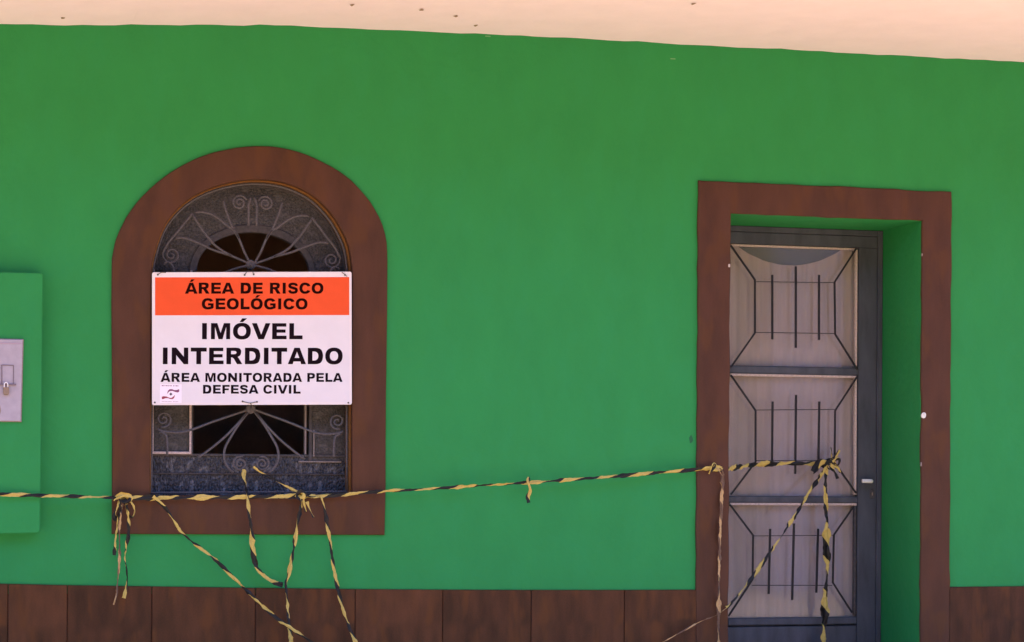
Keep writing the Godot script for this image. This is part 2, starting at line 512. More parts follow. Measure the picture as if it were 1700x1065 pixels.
func make_house() -> void:
	house = thing("house", "green plastered house front with brown arched window surround and recessed barred door", "house")
	var xl := -7.5
	var xr := 8.0
	# outlines of the openings
	var win_in := arch_outline(Vector2(-1.7044, 0.9606), PackedVector2Array([Vector2(-1.7019, 1.9945), Vector2(-1.6860, 2.0746), Vector2(-1.6457, 2.1857), Vector2(-1.5833, 2.2703), Vector2(-1.5013, 2.3367), Vector2(-1.3830, 2.3882), Vector2(-1.2445, 2.4158), Vector2(-1.0991, 2.4076), Vector2(-0.9751, 2.3594), Vector2(-0.8899, 2.2871), Vector2(-0.8327, 2.2079), Vector2(-0.7924, 2.1196), Vector2(-0.7776, 2.0219)]), Vector2(-0.7717, 0.9698))
	var win_out := arch_outline(Vector2(-1.8741, 0.7852), PackedVector2Array([Vector2(-1.8809, 2.0310), Vector2(-1.8566, 2.1372), Vector2(-1.8098, 2.2339), Vector2(-1.7479, 2.3178), Vector2(-1.6768, 2.3888), Vector2(-1.5993, 2.4471), Vector2(-1.5176, 2.4939), Vector2(-1.4324, 2.5298), Vector2(-1.3444, 2.5546), Vector2(-1.2539, 2.5682), Vector2(-1.1613, 2.5700), Vector2(-1.0680, 2.5587), Vector2(-0.9749, 2.5340), Vector2(-0.8839, 2.4944), Vector2(-0.7979, 2.4388), Vector2(-0.7208, 2.3663), Vector2(-0.6585, 2.2775), Vector2(-0.6186, 2.1744), Vector2(-0.6108, 2.0634)]), Vector2(-0.6148, 0.7817))
	var stray := FastNoiseLite.new()
	stray.seed = 15
	stray.frequency = 1.0
	for i in win_out.size():
		var p := win_out[i]
		win_out[i] = p + Vector2(stray.get_noise_2d(p.x * 4.0, p.y * 4.0), stray.get_noise_2d(p.x * 4.0 + 30.0, p.y * 4.0)) * 0.0045
	var dl := 1.08886
	var dr := 2.10062
	var dt := 2.34255

	# the wall, cut for the window and the door
	var wall := CSGCombiner3D.new()
	wall.name = "wall"
	house.add_child(wall)
	var body := CSGBox3D.new()
	body.name = "wall_body"
	body.size = Vector3(xr - xl, 3.6, 0.52)
	body.position = Vector3((xl + xr) * 0.5, 1.8, -0.26)
	body.material = M.green
	wall.add_child(body)
	var cut := CSGPolygon3D.new()
	cut.name = "window_opening"
	cut.operation = CSGShape3D.OPERATION_SUBTRACTION
	cut.polygon = inset(win_in, -0.004)
	cut.depth = 1.2
	cut.position = Vector3(0, 0, 0.3)
	cut.material = M.green
	wall.add_child(cut)
	var cut2 := CSGPolygon3D.new()
	cut2.name = "door_opening"
	cut2.operation = CSGShape3D.OPERATION_SUBTRACTION
	cut2.polygon = rect(dl, -0.2, dr, dt)
	cut2.depth = 1.2
	cut2.position = Vector3(0, 0, 0.3)
	cut2.material = M.green
	wall.add_child(cut2)

	# the room behind it
	part("added_partition", box(Vector3(-3.2, 0.061, -1.62), Vector3(0.2, 3.59, -1.5)), M.inner, house)  # added wall that catches daylight and warms the dark window opening
	part("back_wall", box(Vector3(xl, 0, -5.2), Vector3(xr, 3.6, -5.0)), M.room, house)
	part("side_wall", box(Vector3(xl, 0, -5.0), Vector3(xl + 0.2, 3.6, -0.521)), M.room, house)
	part("side_wall", box(Vector3(xr - 0.2, 0, -5.0), Vector3(xr, 3.6, -0.521)), M.room, house)
	part("floor", box(Vector3(xl + 0.2, 0.005, -5.0), Vector3(xr - 0.2, 0.06, -0.521)), M.room, house)
	part("roof", box(Vector3(xl - 0.3, 3.601, -5.5), Vector3(xr + 0.3, 3.8, 0.001)), M.soffit, house)

	# the eave: a plastered slab that hangs over the pavement, its line at the wall a little wavy
	var edge := PackedVector2Array([Vector2(-5.9683, 2.8610), Vector2(-4.1409, 2.9708), Vector2(-2.3820, 3.0663), Vector2(-2.0371, 3.0819), Vector2(-1.5769, 3.1096), Vector2(-1.1619, 3.1306), Vector2(-0.7382, 3.1379), Vector2(-0.1593, 3.1479), Vector2(0.4361, 3.1525), Vector2(1.0488, 3.1542), Vector2(1.6795, 3.1590), Vector2(2.2534, 3.1599), Vector2(2.6612, 3.1634), Vector2(4.3995, 3.1701), Vector2(8.3179, 3.1989)])
	var nz := FastNoiseLite.new()
	nz.seed = 12
	nz.frequency = 1.6
	var st := begin()
	var low := PackedVector3Array()
	var cnt := 220
	for k in cnt + 1:
		var x := lerpf(xl - 0.3, xr + 0.3, float(k) / cnt)
		var y := edge[0].y
		if x >= edge[edge.size() - 1].x:
			y = edge[edge.size() - 1].y
		else:
			for i in edge.size() - 1:
				if x >= edge[i].x and x < edge[i + 1].x:
					y = lerpf(edge[i].y, edge[i + 1].y, (x - edge[i].x) / (edge[i + 1].x - edge[i].x))
		low.append(Vector3(x, y + 0.005 * nz.get_noise_1d(x * 2.0) + 0.005 * nz.get_noise_1d(x * 12.0), 0.001))
	for k in cnt:
		var a := low[k]
		var b := low[k + 1]
		var af := Vector3(a.x, 3.125, 1.62)
		var bf := Vector3(b.x, 3.125, 1.62)
		for s in 4:
			var s0 := s / 4.0
			var s1 := (s + 1) / 4.0
			quad(st, a.lerp(af, s0), b.lerp(bf, s0), b.lerp(bf, s1), a.lerp(af, s1), Vector3(0, -1, 0))
		quad(st, af, bf, Vector3(b.x, 3.30, 1.62), Vector3(a.x, 3.30, 1.62), Vector3(0, 0, 1))
		quad(st, Vector3(a.x, 3.30, 1.62), Vector3(b.x, 3.30, 1.62), Vector3(b.x, 3.42, 0.001), Vector3(a.x, 3.42, 0.001), Vector3(0, 1, 0))
	for k in [0, cnt]:
		var a := low[k]
		quad(st, a, Vector3(a.x, 3.125, 1.62), Vector3(a.x, 3.30, 1.62), Vector3(a.x, 3.42, 0.001), Vector3(-1 if k == 0 else 1, 0, 0))
	part("eave", finish(st), M.soffit, house, "cream plastered underside of the eave")
	# flecks of dirt on the eave
	for f in [Vector3(-0.8860, 3.1278, 0.5527), Vector3(-0.5665, 3.1318, 0.5211), Vector3(-0.3841, 3.1352, 0.4156), Vector3(0.5522, 3.1320, 0.9787), Vector3(-2.1133, 3.0788, 0.1518), Vector3(-0.2424, 3.1396, 0.2173)]:
		var s2 := begin()
		var c: Vector3 = f
		var n := 9
		for k in n:
			var a0 := TAU * k / n
			var a1 := TAU * (k + 1) / n
			var r0 := 1.0 + 0.3 * sin(k * 2.3 + c.x * 9.0)
			var r1 := 1.0 + 0.3 * sin(((k + 1) % n) * 2.3 + c.x * 9.0)
			tri(s2, c + Vector3(0, -0.003, 0), c + Vector3(cos(a0) * 0.009, 0, sin(a0) * 0.02) * r0, c + Vector3(cos(a1) * 0.009, 0, sin(a1) * 0.02) * r1, Vector3(0, -1, 0))
		part("dirt_fleck", finish(s2), M.speck, house)

	# painted surrounds
	part("window_surround", ring_mesh(win_out, win_in, -0.002, 0.014, -0.14, 0.004, true), M.brown, house, "brown painted band around the arched window")
	var ol := 0.92248
	var orr := 2.25992
	var ot := 2.49681
	var sur := part("door_surround", slab(wobble(PackedVector2Array([Vector2(ol, 0.0), Vector2(dl - 0.001, 0.0), Vector2(dl - 0.001, dt + 0.001), Vector2(dr + 0.001, dt + 0.001), Vector2(dr + 0.001, 0.0), Vector2(orr, 0.0), Vector2(orr, ot - 0.004), Vector2(ol, ot)]), 0.06, 0.006, 6), -0.002, 0.0145, 0.004), M.brown, house, "brown painted band around the recessed door")
	# chips along the edges of the surround where the pale ground shows
	for ch in [[Vector2(1.0815, 2.0886), 0.010, 0.016], [Vector2(1.0896, 1.4992), 0.005, 0.02], [Vector2(1.0929, 1.1971), 0.005, 0.018], [Vector2(2.1002, 1.1312), 0.006, 0.020], [Vector2(2.0989, 2.1730), 0.006, 0.014]]:
		var cp: Vector2 = ch[0]
		part("paint_chip", slab(rounded(rect(cp.x - ch[1] * 0.5, cp.y - ch[2] * 0.5, cp.x + ch[1] * 0.5, cp.y + ch[2] * 0.5), ch[1] * 0.4), 0.010, 0.0165, 0.001), M.putty if ch[1] > 0.008 else M.pale_iron, sur)

	# the plinth: tall brown boards butted side by side
	var plinth_poly := PackedVector2Array([Vector2(xl, 0.0), Vector2(ol, 0.0), Vector2(ol, 0.50), Vector2(xl, 0.545)])
	var plinth := part("plinth", slab(plinth_poly, -0.002, 0.004, 0.001), M.grout, house, "brown boarded plinth along the foot of the wall")
	part("plinth_backing", slab(PackedVector2Array([Vector2(orr, 0.0), Vector2(xr, 0.0), Vector2(xr, 0.52), Vector2(orr, 0.52)]), -0.002, 0.004, 0.001), M.grout, plinth)
	var tops := PackedVector2Array([Vector2(-5.9574, 0.6257), Vector2(-2.3685, 0.5643), Vector2(-2.0715, 0.5557), Vector2(-1.6940, 0.5478), Vector2(-1.2202, 0.5378), Vector2(-0.7550, 0.5291), Vector2(-0.3374, 0.5235), Vector2(0.0948, 0.5191), Vector2(0.5573, 0.5159), Vector2(0.9186, 0.5149)])
	var joints := [-5.8477, -5.4942, -5.1564, -4.8122, -4.4733, -4.1282, -3.7888, -3.4308, -3.0661, -2.7073, -2.3312, -2.0711, -1.6936, -1.2198, -0.7546, -0.3370, 0.0951, 0.5576]
	joints.append(ol)
	for i in joints.size() - 1:
		var xa: float = joints[i] + 0.0012
		var xb: float = joints[i + 1] - (0.0012 if i < joints.size() - 2 else -0.0)
		var ys := [0.0, 0.0]
		for e in 2:
			var x: float = [xa, xb][e]
			for q in tops.size() - 1:
				if x >= tops[q].x and x <= tops[q + 1].x + 0.05:
					ys[e] = lerpf(tops[q].y, tops[q + 1].y, (x - tops[q].x) / (tops[q + 1].x - tops[q].x))
		part("board", slab(PackedVector2Array([Vector2(xa, 0.004), Vector2(xb, 0.004), Vector2(xb, ys[1]), Vector2(xa, ys[0])]), 0.001, 0.0115 + 0.0012 * ((i * 5) % 3), 0.0025), M.panels[(i * 3) % 4], plinth)
	var rj := [orr, 2.82882, 3.32291, 3.84567, 4.38067]
	for i in rj.size() - 1:
		var yr := 0.51782
		part("board", slab(PackedVector2Array([Vector2(rj[i] + (0.0 if i == 0 else 0.002), 0.004), Vector2(rj[i + 1] - 0.002, 0.004), Vector2(rj[i + 1] - 0.002, yr + 0.004), Vector2(rj[i] + (0.0 if i == 0 else 0.002), yr)]), 0.001, 0.0115 + 0.0012 * (i % 3), 0.0025), M.panels[(i + 1) % 4], plinth)

	# a dark rub mark and a bare fleck on the plaster
	var mk := Vector2(0.8958, 1.2450)
	part("rub_mark", slab(rounded(PackedVector2Array([mk + Vector2(-0.004, -0.024), mk + Vector2(0.011, -0.010), mk + Vector2(0.008, 0.008), mk + Vector2(0.001, 0.021), mk + Vector2(-0.010, 0.006)]), 0.006), -0.001, 0.0015, 0.001), M.smudge, house)
	for bf in [Vector2(0.7928, 3.0805), Vector2(-0.1299, 3.1382)]:
		part("paint_chip", slab(rounded(rect(bf.x - 0.013, bf.y - 0.0025, bf.x + 0.013, bf.y + 0.0025), 0.002), -0.001, 0.0015, 0.001), M.fleck, house)
	make_window(win_in)
	make_door(dl, dr, dt)

func ring_between(outer: PackedVector2Array, inner: PackedVector2Array, back: float, front: float) -> ArrayMesh:
	return ring_mesh(outer, inner, back, front, back, 0.003, false)

func make_window(open: PackedVector2Array) -> void:
	var win := Node3D.new()
	win.name = "window"
	house.add_child(win)
	win.set_meta("label", "arched metal window with frosted panes, dark opening and scrolled iron grille")
	var zf := -0.125
	var big := inset(open, -0.003)
	# arched head: frosted ring around the dark half-round opening
	var arch_o := PackedVector2Array()
	var arch_i := PackedVector2Array()
	var c := Vector2(-1.2177, 2.0009)
	var rx := 0.26286
	var ry := 0.18571
	var np := 45
	for k in np:
		var o := big[6 + k]
		arch_o.append(o)
		var a := PI - PI * k / (np - 1)
		arch_i.append(c + Vector2(cos(a) * rx, sin(a) * ry))
	var head_in := PackedVector2Array()
	for k in np:
		head_in.append(arch_o[k].lerp(arch_i[k], 0.92))
	part("frosted_pane", ring_between(arch_o, head_in, zf - 0.012, zf - 0.004), M.frost, win)
	var lip_o := PackedVector2Array()
	for k in np:
		lip_o.append(arch_i[k].lerp(arch_o[k], 0.16))
	part("inner_frame", ring_between(lip_o, arch_i, zf - 0.03, zf + 0.006), M.sash, win)
	var edge_i := PackedVector2Array()
	for k in np:
		edge_i.append(arch_o[k].lerp(arch_i[k], 0.09))
	part("outer_frame", ring_between(arch_o, edge_i, zf - 0.03, zf + 0.004), M.sash, win)
	# ochre-brown lining inside the reveal
	var lin_o := PackedVector2Array()
	var lin_i := PackedVector2Array()
	var inner_edge := inset(open, 0.006)
	for k in open.size():
		lin_o.append(open[k].lerp(inner_edge[k], 0.1))
		lin_i.append(inner_edge[k])
	part("lining", ring_mesh(lin_o, lin_i, -0.139, -0.018, -0.139, 0.001, false), M.ochre_brown, win)
	# straight part below the arch
	var x0 := big[0].x
	var x1 := big[big.size() - 1].x
	var y0 := big[0].y
	var ys := c.y
	var ol := -1.49395
	var orr := -0.95844
	var ob := 1.15527
	part("frosted_pane", slab(rect(x0, ob - 0.005, ol - 0.012, ys), zf - 0.012, zf - 0.004, 0.001), M.frost, win)
	part("frosted_pane", slab(rect(orr + 0.018, ob - 0.03, x1, ys), zf - 0.012, zf - 0.0045, 0.001), M.frost, win)
	var ml := 1.06260
	part("lower_pane", slab(rect(x0, ml, x1, ob - 0.0055), zf - 0.013, zf - 0.006, 0.001), M.hammered, win)
	part("lower_pane", slab(rect(x0, y0, x1, ml), zf - 0.014, zf - 0.003, 0.001), M.hammered, win)
	part("glazing_bar", slab(rect(x0, ml - 0.004, x1, ml + 0.004), zf - 0.01, zf + 0.004, 0.002), M.sash, win)
	part("mullion", slab(rect(ol - 0.013, ob - 0.012, ol, ys), zf - 0.03, zf + 0.004, 0.002), M.sash, win)
	part("mullion", slab(rect(orr - 0.014, ob, orr - 0.006, ys), zf - 0.03, zf + 0.0, 0.002), M.pale_iron, win)
	part("mullion", slab(rect(orr + 0.006, ob - 0.03, orr + 0.02, ys), zf - 0.03, zf + 0.004, 0.002), M.sash, win)
	part("bottom_rail", slab(rect(x0, ob - 0.012, x1, ob), zf - 0.03, zf + 0.003, 0.002), M.sash, win)
	# pale glazing strips, bright on the casement to the left
	var gl := -1.68050
	var gr := -1.50763
	var gb := 1.15761
	part("glazing_strip", slab(rect(gl - 0.005, gb + 0.006, gl + 0.004, ys), zf, zf + 0.012, 0.002), M.putty, win)
	part("glazing_strip", slab(rect(gr - 0.005, gb + 0.006, gr + 0.005, ys), zf, zf + 0.012, 0.002), M.putty, win)
	part("glazing_strip", slab(rect(gl - 0.005, gb - 0.006, gr + 0.005, gb + 0.006), zf, zf + 0.0125, 0.002), M.putty, win)
	var rx0 := -0.92984
	part("glazing_strip", slab(rect(rx0 - 0.003, ob - 0.01, rx0 + 0.003, ob + 0.115), zf, zf + 0.008, 0.002), M.pale_iron, win)
	var ry0 := 1.12117
	part("glazing_strip", slab(rect(-1.00185, ry0 - 0.003, -0.79872, ry0 + 0.004), zf - 0.004, zf + 0.006, 0.002), M.pale_iron, win)
	var rr := -0.76748
	part("glazing_strip", slab(rect(rr - 0.004, y0 + 0.02, rr + 0.004, ys), zf - 0.004, zf + 0.006, 0.002), M.pale_iron, win)

	# wrought-iron grille: two hubs with spokes, scrolls and a border bar
	var zg := -0.055
	var frame_pts := []
	var ins := inset(open, 0.012)
	for p in ins:
		frame_pts.append(v3(p, zg))
	frame_pts.append(v3(ins[0], zg))
	var bs := begin()
	rod_to(bs, PackedVector3Array(frame_pts), 0.012, 0.012, 6)
	part("border_bar", finish(bs), M.iron, win)
	var mx := -1.23389
	var upper := [
		[Vector3(-1.2414, 2.0326, -0.0550), Vector3(-1.2710, 2.0874, -0.0550), Vector3(-1.2979, 2.1506, -0.0550), Vector3(-1.3246, 2.1943, -0.0550), Vector3(-1.3557, 2.2711, -0.0550), Vector3(-1.3699, 2.3206, -0.0550)],
		[Vector3(-1.2979, 2.1506, -0.0550), Vector3(-1.3190, 2.1861, -0.0550), Vector3(-1.3526, 2.2072, -0.0550), Vector3(-1.4056, 2.2471, -0.0550), Vector3(-1.4556, 2.2647, -0.0550), Vector3(-1.4971, 2.2632, -0.0550)],
		[Vector3(-1.2414, 2.0326, -0.0550), Vector3(-1.3323, 2.0688, -0.0550), Vector3(-1.3965, 2.1057, -0.0550), Vector3(-1.4272, 2.1367, -0.0550), Vector3(-1.4662, 2.1839, -0.0550), Vector3(-1.5108, 2.2489, -0.0550)],
		[Vector3(-1.3323, 2.0688, -0.0550), Vector3(-1.3769, 2.0813, -0.0550), Vector3(-1.4186, 2.0939, -0.0550), Vector3(-1.4852, 2.1223, -0.0550), Vector3(-1.5433, 2.1425, -0.0550), Vector3(-1.5874, 2.1411, -0.0550)],
		[Vector3(-1.2413, 2.0270, -0.0550), Vector3(-1.3153, 2.0081, -0.0550), Vector3(-1.4262, 1.9605, -0.0550)],
		[Vector3(-1.2521, 2.2107, -0.0550), Vector3(-1.2525, 2.2720, -0.0550), Vector3(-1.2527, 2.3054, -0.0550), Vector3(-1.2417, 2.3393, -0.0550)],
		[Vector3(-1.5109, 2.2572, -0.0550), Vector3(-1.5437, 2.2173, -0.0550), Vector3(-1.5738, 2.1775, -0.0550), Vector3(-1.6203, 2.1207, -0.0550), Vector3(-1.6474, 2.0701, -0.0550)],
		[Vector3(-1.6417, 2.0178, -0.0550), Vector3(-1.6253, 2.0321, -0.0550), Vector3(-1.6032, 2.0162, -0.0550), Vector3(-1.5920, 1.9834, -0.0550)]]
	var lower := [
		[Vector3(-1.2377, 1.3635, -0.0550), Vector3(-1.3282, 1.3317, -0.0550), Vector3(-1.4170, 1.3000, -0.0550), Vector3(-1.4971, 1.2685, -0.0550), Vector3(-1.5605, 1.2512, -0.0550), Vector3(-1.6293, 1.2532, -0.0550), Vector3(-1.6650, 1.2639, -0.0550)],
		[Vector3(-1.2377, 1.3635, -0.0550), Vector3(-1.3029, 1.2875, -0.0550), Vector3(-1.3639, 1.2256, -0.0550), Vector3(-1.4357, 1.1666, -0.0550), Vector3(-1.4798, 1.1357, -0.0550)],
		[Vector3(-1.2377, 1.3635, -0.0550), Vector3(-1.2890, 1.2960, -0.0550), Vector3(-1.3277, 1.2343, -0.0550), Vector3(-1.3553, 1.1812, -0.0550), Vector3(-1.3592, 1.1311, -0.0550), Vector3(-1.3409, 1.0923, -0.0550), Vector3(-1.3156, 1.0675, -0.0550)],
		[Vector3(-1.6539, 1.2530, -0.0550), Vector3(-1.6264, 1.2367, -0.0550), Vector3(-1.6207, 1.1870, -0.0550), Vector3(-1.6204, 1.1428, -0.0550)]]
	for set in [upper, lower]:
		for line in set:
			for side in [0, 1]:
				var pts := []
				for p in line:
					pts.append(Vector3(p.x if side == 0 else 2.0 * mx - p.x, p.y, zg + 0.004 * side))
				part("spoke", rod(pts, 0.012), M.iron, win)
	for sp in [[Vector3(-1.2946, 2.3150, -0.0550), 0.036, 0.006, 0.35, 1.9], [Vector3(-1.6062, 2.0631, -0.0550), 0.042, 0.007, 2.2, 1.9], [Vector3(-1.6378, 1.3111, -0.0550), 0.038, 0.006, -1.9, 1.8], [Vector3(-1.2852, 1.1094, -0.0550), 0.036, 0.006, 1.2, 1.9]]:
		for side in [0, 1]:
			var pts := []
			for p in spiral(sp[0], sp[1], sp[2], sp[3], sp[4]):
				pts.append(Vector3(p.x if side == 0 else 2.0 * mx - p.x, p.y, zg - 0.002))
			part("scroll", rod(pts, 0.010), M.iron, win)
	for h in [Vector3(-1.2414, 2.0298, -0.0550), Vector3(-1.2377, 1.3635, -0.0550)]:
		var poly := PackedVector2Array()
		for k in 14:
			var a := TAU * k / 14.0
			poly.append(Vector2(h.x, h.y) + Vector2(cos(a), sin(a)) * 0.023)
		part("hub", slab(poly, zg - 0.01, zg + 0.012, 0.006), M.iron, win)

func make_door(dl: float, dr: float, dt: float) -> void:
	var door := Node3D.new()
	door.name = "door"
	house.add_child(door)
	door.set_meta("label", "grey metal door with three curtained panes behind dark bars")
	var z := -0.46
	var gx0 := 1.25748
	var gx1 := 1.96752
	var yt := 2.25150
	var rows := [[1.63089, yt], [0.96695, 1.59075], [0.34614, 0.93298]]
	# frame and leaf
	part("jamb", slab(rect(dr - 0.028, 0.0, dr - 0.0005, dt - 0.0005), -0.53, z + 0.005, 0.003), M.door, door)
	part("jamb", slab(rect(dl + 0.0005, 0.0, dl + 0.028, dt - 0.0005), -0.53, z + 0.005, 0.003), M.door, door)
	part("head_rail", slab(rect(dl + 0.028, dt - 0.03, dr - 0.028, dt - 0.0005), -0.53, z + 0.0045, 0.003), M.door, door)
	part("top_rail", slab(rect(dl + 0.029, yt, dr - 0.0292, dt - 0.0312), z - 0.035, z, 0.003), M.door, door)
	part("stile", slab(rect(gx1, 0.02, dr - 0.0292, yt), z - 0.035, z, 0.003), M.door, door)
	part("stile", slab(rect(dl + 0.03, 0.02, gx0, yt), z - 0.035, z, 0.003), M.door, door)
	for i in 2:
		part("rail", slab(rect(gx0, rows[i + 1][1], gx1, rows[i][0]), z - 0.035, z + 0.004, 0.005), M.door, door)
		part("rail_lip", slab(rect(gx0 + 0.01, rows[i + 1][1] - 0.013, gx1 - 0.005, rows[i + 1][1] - 0.001), z - 0.02, z + 0.001, 0.002), M.putty, door)
	part("kick_panel", slab(rect(gx0, 0.02, gx1, rows[2][0] - 0.045), z - 0.035, z - 0.006, 0.004), M.door, door)
	part("rail", slab(rect(gx0, rows[2][0] - 0.04, gx1, rows[2][0]), z - 0.035, z + 0.004, 0.006), M.door, door)
	# pale putty down the closing side and along the head
	for i in 3:
		part("putty_line", slab(rect(gx1 - 0.018, rows[i][0] + 0.01, gx1 - 0.006, rows[i][1] - 0.01), z - 0.02, z - 0.001, 0.002), [M.putty, M.putty, M.sash][i], door)
	part("putty_line", slab(rect(gx0 + 0.01, yt - 0.013, gx1 - 0.012, yt - 0.003), z - 0.02, z - 0.001, 0.002), M.putty, door)
	# panes with a curtain hung close behind them, the highest one sagging
	for i in 3:
		part("pane", box(Vector3(gx0 + 0.001, rows[i][0] + 0.001, z - 0.024), Vector3(gx1 - 0.001, rows[i][1] - 0.001, z - 0.020)), M.glass, door)
		var st := begin(true)
		var nx := 60
		var ny := 24
		var grid := []
		var xa := gx0 - 0.02
		var xb := gx1 + 0.02
		for a in nx + 1:
			var u := float(a) / nx
			var x := lerpf(xa, xb, u)
			var top: float = rows[i][1] + 0.02
			if i == 0:
				var q := (u - 0.49) / 0.40
				top = rows[i][1] - (0.098 * (1.0 - q * q) if absf(q) < 1.0 else 0.0)
			var col := PackedVector3Array()
			for b in ny + 1:
				var y := lerpf(rows[i][0] - 0.02, top, float(b) / ny)
				var w := 0.005 * sin(u * 55.0 + sin(y * 6.0 + i) * 0.8) + 0.003 * sin(u * 131.0 + y * 2.0 + i * 2.0)
				col.append(Vector3(x, y, z - 0.052 + w))
			grid.append(col)
		for a in nx:
			for b in ny:
				quad(st, grid[a][b], grid[a + 1][b], grid[a + 1][b + 1], grid[a][b + 1], Vector3(0, 0, 1))
		part("curtain", finish(st), M.cloth, door)
	part("lining_board", box(Vector3(dl + 0.03, 0.05, z - 0.11), Vector3(dr - 0.03, dt - 0.02, z - 0.10)), M.lining, door)
	# bars over each pane
	var zb := z + 0.022
	var kl := [PackedVector2Array([Vector2(1.2571, 2.2378), Vector2(1.3883, 2.0672), Vector2(1.3899, 1.7973), Vector2(1.2607, 1.6202)]), PackedVector2Array([Vector2(1.2609, 1.5804), Vector2(1.3955, 1.4018), Vector2(1.3970, 1.1411), Vector2(1.2645, 0.9749)]), PackedVector2Array([Vector2(1.2599, 0.9229), Vector2(1.3861, 0.7669), Vector2(1.3842, 0.5431), Vector2(1.2551, 0.3573)])]
	var kr := [PackedVector2Array([Vector2(1.9426, 2.2443), Vector2(1.8235, 2.0671), Vector2(1.8284, 1.8009), Vector2(1.9530, 1.6205)]), PackedVector2Array([Vector2(1.9532, 1.5863), Vector2(1.8307, 1.4077), Vector2(1.8290, 1.1413), Vector2(1.9501, 0.9839)]), PackedVector2Array([Vector2(1.9338, 0.9124), Vector2(1.8278, 0.7697), Vector2(1.8226, 0.5251), Vector2(1.9303, 0.3692)])]
	var up := [PackedVector2Array([Vector2(1.4798, 2.0943), Vector2(1.4817, 1.7656), Vector2(1.6077, 2.1412), Vector2(1.6102, 1.7252), Vector2(1.7353, 2.1017), Vector2(1.7372, 1.7680)]), PackedVector2Array([Vector2(1.4852, 1.4491), Vector2(1.4838, 1.1295), Vector2(1.6132, 1.4849), Vector2(1.6107, 1.0811), Vector2(1.7407, 1.4528), Vector2(1.7376, 1.1375)]), PackedVector2Array([Vector2(1.4759, 0.8006), Vector2(1.4696, 0.4688), Vector2(1.6056, 0.8284), Vector2(1.5980, 0.4371), Vector2(1.7380, 0.8007), Vector2(1.7299, 0.4731)])]
	var cross := [PackedVector2Array([Vector2(1.3884, 2.0580), Vector2(1.8235, 2.0655), Vector2(1.3899, 1.8004), Vector2(1.8284, 1.8040)]), PackedVector2Array([Vector2(1.3955, 1.4049), Vector2(1.8307, 1.4138), Vector2(1.3970, 1.1472), Vector2(1.8289, 1.1506)]), PackedVector2Array([Vector2(1.3862, 0.7638), Vector2(1.8279, 0.7666), Vector2(1.3844, 0.5124), Vector2(1.8227, 0.5096)])]
	for i in 3:
		for k in [kl[i], kr[i]]:
			var pts := []
			for p in k:
				pts.append(v3(p, zb))
			part("bent_bar", kinked(pts, 0.011, 0.014), M.bar, door)
		for k in 3:
			part("upright_bar", kinked([v3(up[i][k * 2], zb + 0.006), v3(up[i][k * 2 + 1], zb + 0.006)], 0.014, 0.012), M.bar, door)
		for k in 2:
			part("cross_bar", kinked([v3(cross[i][k * 2], zb - 0.008), v3(cross[i][k * 2 + 1], zb - 0.008)], 0.005, 0.006), M.bar, door)
	# lever and lock
	var hp := Vector3(2.0019, 1.0462, -0.4500)
	var hm := begin(true)
	rod_to(hm, smooth_line([Vector3(hp.x + 0.025, hp.y, z), Vector3(hp.x + 0.025, hp.y, z + 0.03), Vector3(hp.x + 0.018, hp.y, z + 0.045), Vector3(hp.x - 0.03, hp.y + 0.001, z + 0.047)], 0.005), 0.022, 0.020, 8)
	part("handle", finish(hm), M.chrome, door)
	var kp := Vector3(2.0470, 0.9841, -0.4600)
	part("lock_plate", slab(rounded(rect(kp.x - 0.012, kp.y - 0.028, kp.x + 0.012, kp.y + 0.022), 0.008), z - 0.001, z + 0.004, 0.0015), M.sash, door)
	part("keyhole", slab(rounded(rect(kp.x - 0.003, kp.y - 0.012, kp.x + 0.004, kp.y + 0.004), 0.002), z + 0.003, z + 0.006, 0.001), M.brass, door)

# ---------------------------------------------------------------- things on the wall
# heavy sign-writer's capitals, drawn in thousandths of the letter's size, capitals 716 high
func strip_between(st: SurfaceTool, a: PackedVector2Array, b: PackedVector2Array, xf: Transform2D, z: float) -> void:
	for i in a.size() - 1:
		quad(st, v3(xf * a[i], z), v3(xf * a[i + 1], z), v3(xf * b[i + 1], z), v3(xf * b[i], z), Vector3(0, 0, 1))

func curve2(p: Array, n := 24) -> PackedVector2Array:
	var a := []
	for q in p:
		a.append(Vector3(q[0], q[1], 0))
	var line := smooth_line(a, 4.0)
	var out := PackedVector2Array()
	for k in n:
		var q := line[int(round(float(k) / (n - 1) * (line.size() - 1)))]
		out.append(Vector2(q.x, q.y))
	return out

func bow(cx: float, cy: float, rx: float, ry: float, a0: float, a1: float, n := 30, pw := 0.88) -> PackedVector2Array:
	var out := PackedVector2Array()
	for k in n + 1:
		var a := deg_to_rad(lerpf(a0, a1, float(k) / n))
		out.append(Vector2(cx + rx * signf(cos(a)) * pow(absf(cos(a)), pw), cy + ry * signf(sin(a)) * pow(absf(sin(a)), pw)))
	return out

func flat(st: SurfaceTool, p: Array, xf: Transform2D, z: float) -> void:
	var poly := PackedVector2Array()
	for q in p:
		poly.append(Vector2(q[0], q[1]))
	var idx := Geometry2D.triangulate_polygon(poly)
	for i in range(0, idx.size(), 3):
		tri(st, v3(xf * poly[idx[i]], z), v3(xf * poly[idx[i + 1]], z), v3(xf * poly[idx[i + 2]], z), Vector3(0, 0, 1))

const WIDTHS := {"A": 778, "C": 778, "D": 778, "E": 722, "F": 667, "G": 833, "I": 389, "L": 667, "M": 944, "N": 833, "O": 833, "P": 722, "R": 778, "S": 722, "T": 722, "V": 778, " ": 333}

